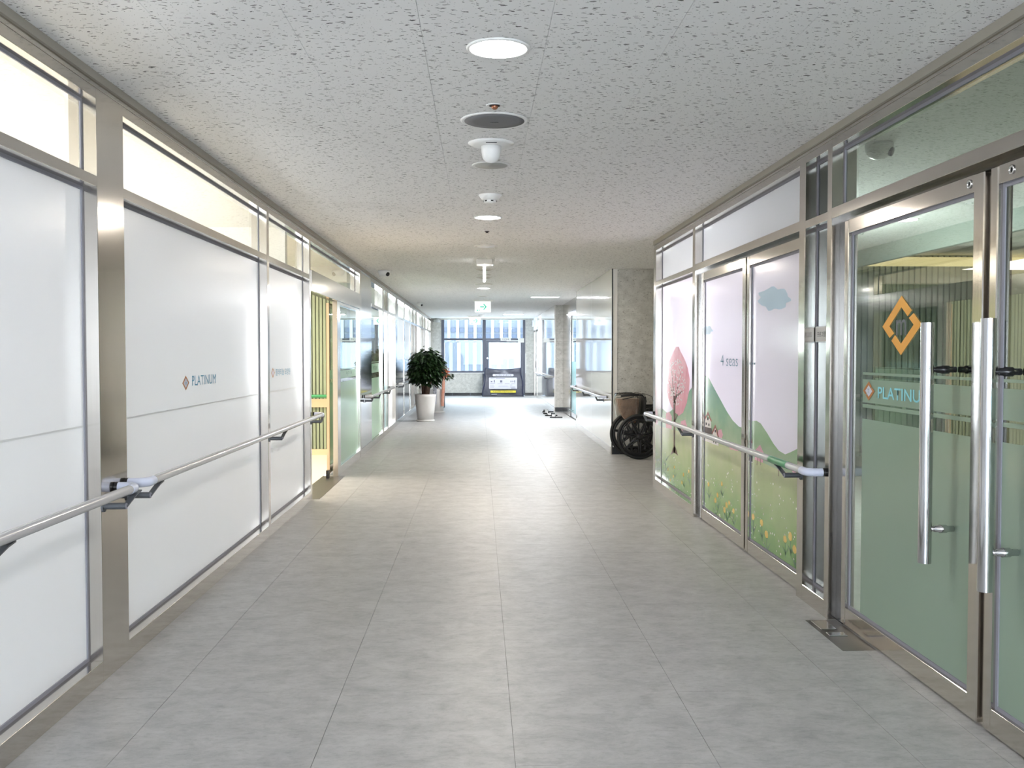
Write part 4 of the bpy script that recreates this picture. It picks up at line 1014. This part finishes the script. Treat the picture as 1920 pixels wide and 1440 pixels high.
face(lambda u, v: bagp(2*u-1, 2*v-1, 1), nx, ny); face(lambda u, v: bagp(2*u-1, 2*v-1, 0), nx, ny)
body = mb.build('body', 'bagcloth', bg_)
bm = bmesh.new(); bm.from_mesh(body.data); bmesh.ops.remove_doubles(bm, verts=bm.verts, dist=.002); bmesh.ops.recalc_face_normals(bm, faces=bm.faces); bm.to_mesh(body.data); bm.free()
for x in (-1, 1):
    MB().tube([bagp(x, -1, t/16) for t in range(17)], .012, 8).build('piping', 'navy', bg_)
MB().tube([bagp(t/12-1, -1, 1) for t in range(25)], .010, 8).build('piping', 'navy', bg_)
yf = -hd*1.13-.035
def rrect(x0, x1, z0, z1, r, n=5):
    out = []
    for cx_, cz_, a0 in ((x1-r, z1-r, 0), (x0+r, z1-r, PI/2), (x0+r, z0+r, PI), (x1-r, z0+r, 1.5*PI)):
        for i in range(n+1): a = a0+i/n*PI/2; out.append((cx_+r*math.cos(a), cz_+r*math.sin(a)))
    return out
for nm, rect, r_, mt in (('title_label', (-.34, .34, .66, .73), .034, 'label'), ('info_label', (-.46, .45, .25, .62), .03, 'label'), ('warning_label', (-.41, .41, .13, .20), .005, 'yellow')):
    mb = MB(); mb.prism(rrect(*rect, r_), .025, ME(0, yf+.024, 0)); mb.build(nm, mt, bg_)
text('lettering', '누리구조대', ME(-.26, yf-.0015, .672), .52, .046, 'ink', bg_)
text('lettering', '비상시에만 사용하십시오', ME(-.33, yf-.0015, .145), .64, .042, 'ink', bg_)
text('lettering', '사용방법', ME(-.43, yf-.0015, .585), .15, .025, 'ink', bg_)
mb = MB()
for (x0, z0, w, h_) in ((-.40, .47, .05, .04), (-.30, .46, .03, .08), (-.10, .46, .07, .07), (.24, .47, .03, .05), (.30, .47, .03, .05), (.36, .46, .03, .07), (-.24, .59, .30, .01), (-.42, .42, .16, .008), (-.18, .41, .16, .008), (.05, .41, .16, .008), (.26, .41, .14, .008), (-.42, .37, .12, .01), (.22, .37, .08, .012), (-.42, .33, .14, .006), (-.15, .34, .3, .006), (-.15, .31, .34, .006), (-.42, .30, .12, .006), (.22, .33, .18, .006), (.22, .30, .16, .006), (.25, .265, .16, .02)):
    mb.prism([(x0, z0), (x0+w, z0), (x0+w, z0+h_), (x0, z0+h_)], .001, ME(0, yf-.0005, 0))
mb.build('pictogram', 'inkgrey', bg_)
mb = MB(); mb.prism([(-.38, .07), (-.20, .075), (-.20, .09), (-.38, .085)], .02, ME(0, yf+.02, 0)); mb.build('maker_print', 'label', bg_)

# ------------------------------------------------------------------ sandals
def sandal(loc, rz, label, flip=1):
    o = empty('slide_sandal', loc, rz, label=label, cat='sandal')
    pts = []
    for i in range(28):
        a = 2*PI*i/28; x = .14*math.cos(a); w = .052+.008*math.cos(a); pts.append((x, flip*(w*math.sin(a)-.006*math.sin(2*a))))
    mb = MB(); mb.prism(pts, .026, Matrix.Identity(4)); mb.build('sole', 'black', o, bevel=.005, seg=2)
    mb = MB(); n_ = 10; vs = []
    for x0 in (.0, .09):
        for i in range(n_+1):
            a = PI*i/n_; vs.append((x0+.005, .054*math.cos(a), .02+.052*math.sin(a)))
        for i in range(n_+1):
            a = PI*i/n_; vs.append((x0+.005, .049*math.cos(a), .02+.047*math.sin(a)))
    k = n_+1; fs = []
    for i in range(n_):
        fs += [(i, i+1, 2*k+i+1, 2*k+i), (k+i, 3*k+i, 3*k+i+1, k+i+1), (i, k+i, k+i+1, i+1), (2*k+i, 2*k+i+1, 3*k+i+1, 3*k+i)]
    mb.add(vs, fs, True); st = mb.build('strap', 'black', o)
    for s_ in range(3):
        x0 = .018+.027*s_; mb = MB(); vs = []
        for dx in (0, .014):
            for i in range(n_+1):
                a = PI*(.06+.88*i/n_); vs.append((x0+dx, .0548*math.cos(a), .02+.0528*math.sin(a)))
        for dx in (0, .014):
            for i in range(n_+1):
                a = PI*(.06+.88*i/n_); vs.append((x0+dx, .0535*math.cos(a), .02+.0515*math.sin(a)))
        fs = []
        for i in range(n_): fs += [(i, i+1, k+i+1, k+i), (2*k+i, 3*k+i, 3*k+i+1, 2*k+i+1)]
        mb.add(vs, fs, True); mb.build('stripe', 'white', st)
    return o
sandal((1.66, 20.75, .0), 3.05, 'black slide sandal with white stripes, nearest of the group', 1)
sandal((1.60, 21.35, .0), 3.2, 'black slide sandal, second in the row by the stone corner', -1)
sandal((1.60, 22.05, .0), 2.9, 'black slide sandal, third in the row by the stone corner', 1)
sandal((1.62, 22.7, .0), 3.3, 'black slide sandal, farthest in the row by the stone corner', -1)

# ------------------------------------------------------------------ wheelchair (faces +x, near wheel towards the viewer)
wc = empty('wheelchair', (2.09, 12.80, 0), .06, label='black wheelchair with large spoked wheels parked in the alcove beside the stone pillar', cat='wheelchair')
def ring(R, y, n=48, cx=0, cz=0): return [(cx+R*math.cos(2*PI*i/n), y, cz+R*math.sin(2*PI*i/n)) for i in range(n)]
RW = .30
for s_ in (-1, 1):
    y = s_*.245
    whl = MB().tube(ring(RW-.021, y, cz=RW), .021, 12, closed=True).build('wheel', 'blackrub', wc)
    MB().tube(ring(RW-.052, y, cz=RW), .013, 10, closed=True).build('rim', 'blackmet', whl)
    mb = MB()
    for k in range(7):
        a = 2*PI*k/7+.25; d = Vector((math.cos(a), 0, math.sin(a))); pdir = Vector((-d.z, 0, d.x))
        for off in (-1, 1):
            p0 = Vector((0, y, RW))+d*.03+pdir*.018*off; p1 = Vector((0, y, RW))+d*(RW-.055)+pdir*.006*off
            mb.tube([p0, p1], [.015, .010], 8)
    mb.build('spokes', 'blackmet', whl)
    mm = Matrix.Translation((0, y, RW)) @ Matrix.Rotation(PI/2, 4, 'X')
    MB().lathe([(.02, -.035), (.045, -.03), (.045, .03), (.02, .035)], 20, mm).build('hub', 'blackmet', whl)
    MB().tube(ring(RW-.075, y+s_*.035, cz=RW), .009, 10, closed=True).build('hand_rim', 'blackmet', whl)
    # caster
    cs = MB().tube(ring(.06, s_*.22, 24, .42, .083), .022, 8, closed=True).build('caster', 'blackrub', wc)
    mb = MB(); mb.tube([(.42, s_*.22, .085), (.42, s_*.25, .14), (.40, s_*.21, .19), (.40, s_*.21, .34)], .012, 8); mb.build('fork', 'blackmet', cs)
    # side frame: seat tube, back post, arm, handle
    mb = MB(); yy = s_*.20
    mb.tube([(-.06, yy, .12), (.40, yy, .12)], .012, 8)
    mb.tube([(.40, yy, .46), (.09, yy, .46)], .012, 8); mb.tube([(.40, yy, .12), (.40, yy, .66)], .012, 8)
    mb.tube([(.09, yy, .12), (.09, yy, .62), (.08, yy, .80), (.05, yy, .84), (.0, yy, .85)], .012, 8)
    mb.tube([(.40, yy, .66), (.09, yy, .68)], .012, 8); mb.tube([(.40, yy, .46), (.47, yy, .40), (.56, yy, .12)], .011, 8)
    mb.build('side_frame', 'blackmet', wc)
    MB().tube([(.0, yy, .85), (-.10, yy, .85), (-.235, yy, .838), (-.24, yy, .838)], [.016, .018, .018, .012], 12).build('push_handle', 'blackrub', wc)
    MB().tube([(-.06, yy+.02, .825), (-.14, yy+.03, .80), (-.215, yy+.03, .79)], .006, 8).build('brake_lever', 'blackmet', wc)
    MB().tube([(-.05, yy, .82), (.05, yy-.02, .87), (.17, yy-.02, .83), (.20, yy, .74), (.13, yy, .64)], .004, 6).build('brake_cable', 'blackmet', wc)
    MB().box(.12, .36, yy-.025, yy+.025, .67, .70).build('armrest', 'blackrub', wc, bevel=.01, seg=2)
    MB().box(.11, .36, yy-.008, yy+.002, .47, .64).build('side_panel', 'blackmet', wc, bevel=.004)
    MB().box(.52, .66, s_*.13-.065, s_*.13+.065, .10, .115, mat=Matrix.Identity(4)).build('footplate', 'blackmet', wc, bevel=.004)
MB().box(.10, .40, -.19, .19, .455, .475).build('seat', 'blackrub', wc, bevel=.006)
MB().box(.085, .105, -.185, .185, .48, .82).build('backrest', 'blackrub', wc, bevel=.006)
mb = MB(); mb.tube([(.15, -.2, .12), (.15, .2, .46)], .011, 8); mb.tube([(.17, .2, .12), (.17, -.2, .46)], .011, 8); mb.tube([(0, -.24, RW), (0, .24, RW)], .014, 8); mb.build('cross_brace', 'blackmet', wc)
# paper bag hung behind the backrest
pb = empty('paper_bag', (1.985, 12.80, .46), .06, label='crumpled brown paper bag in clear plastic resting on the wheelchair', cat='bag')
mb = MB(); rndb = random.Random(8); lv = []
prof = [(.0, .05, .03, .05), (.08, .10, .055, .035), (.16, .125, .07, .015), (.26, .145, .08, .0), (.33, .155, .085, -.005)]
vs = []; nn_ = 28
for z, a_x, a_y, ox in prof:
    for i in range(nn_):
        a = 2*PI*i/nn_; c_, s2 = math.cos(a), math.sin(a)
        e_ = lambda v: math.copysign(abs(v)**.45, v)
        vs.append((ox+a_x*e_(c_)*(1+rndb.uniform(-.04, .04)), a_y*e_(s2)*(1+rndb.uniform(-.08, .08)), z))
fs = [(k*nn_+i, k*nn_+(i+1) % nn_, (k+1)*nn_+(i+1) % nn_, (k+1)*nn_+i) for k in range(len(prof)-1) for i in range(nn_)]
fs.append(tuple(reversed(range(nn_)))); fs.append(tuple((len(prof)-1)*nn_+i for i in range(nn_)))
mb.add(vs, fs, False); mb.build('body', 'kraft', pb)
mb = MB(); vs = []
for z, sx_ in ((.10, 1.0), (.25, 1.06), (.34, 1.1), (.40, 1.02)):
    for i in range(nn_):
        a = 2*PI*i/nn_; c_, s2 = math.cos(a), math.sin(a); e_ = lambda v: math.copysign(abs(v)**.5, v)
        vs.append((.16*sx_*e_(c_)*(1+rndb.uniform(-.06, .06)), .092*sx_*e_(s2)*(1+rndb.uniform(-.1, .1)), z+rndb.uniform(-.015, .015)))
fs = [(k*nn_+i, k*nn_+(i+1) % nn_, (k+1)*nn_+(i+1) % nn_, (k+1)*nn_+i) for k in range(3) for i in range(nn_)]
mb.add(vs, fs, False); mb.build('plastic_wrap', 'cling', pb)

# ------------------------------------------------------------------ groups for repeated things
GR = {'downlight': 'round downlights along the ceiling', 'sprinkler': 'sprinkler heads along the ceiling', 'ceiling_disc': 'flush discs along the ceiling', 'exit_sign': 'hanging lit exit signs', 'dome_camera': 'white ceiling cameras', 'panel_light': 'rectangular ceiling lights', 'handrail': 'handrails along the corridor', 'potted_plant': 'potted plants by the left wall', 'slide_sandal': 'sandals by the stone corner'}
for o in bpy.data.objects:
    if not o.parent:
        g_ = GR.get(o.name.split('.')[0])
        if g_: o['group'] = g_
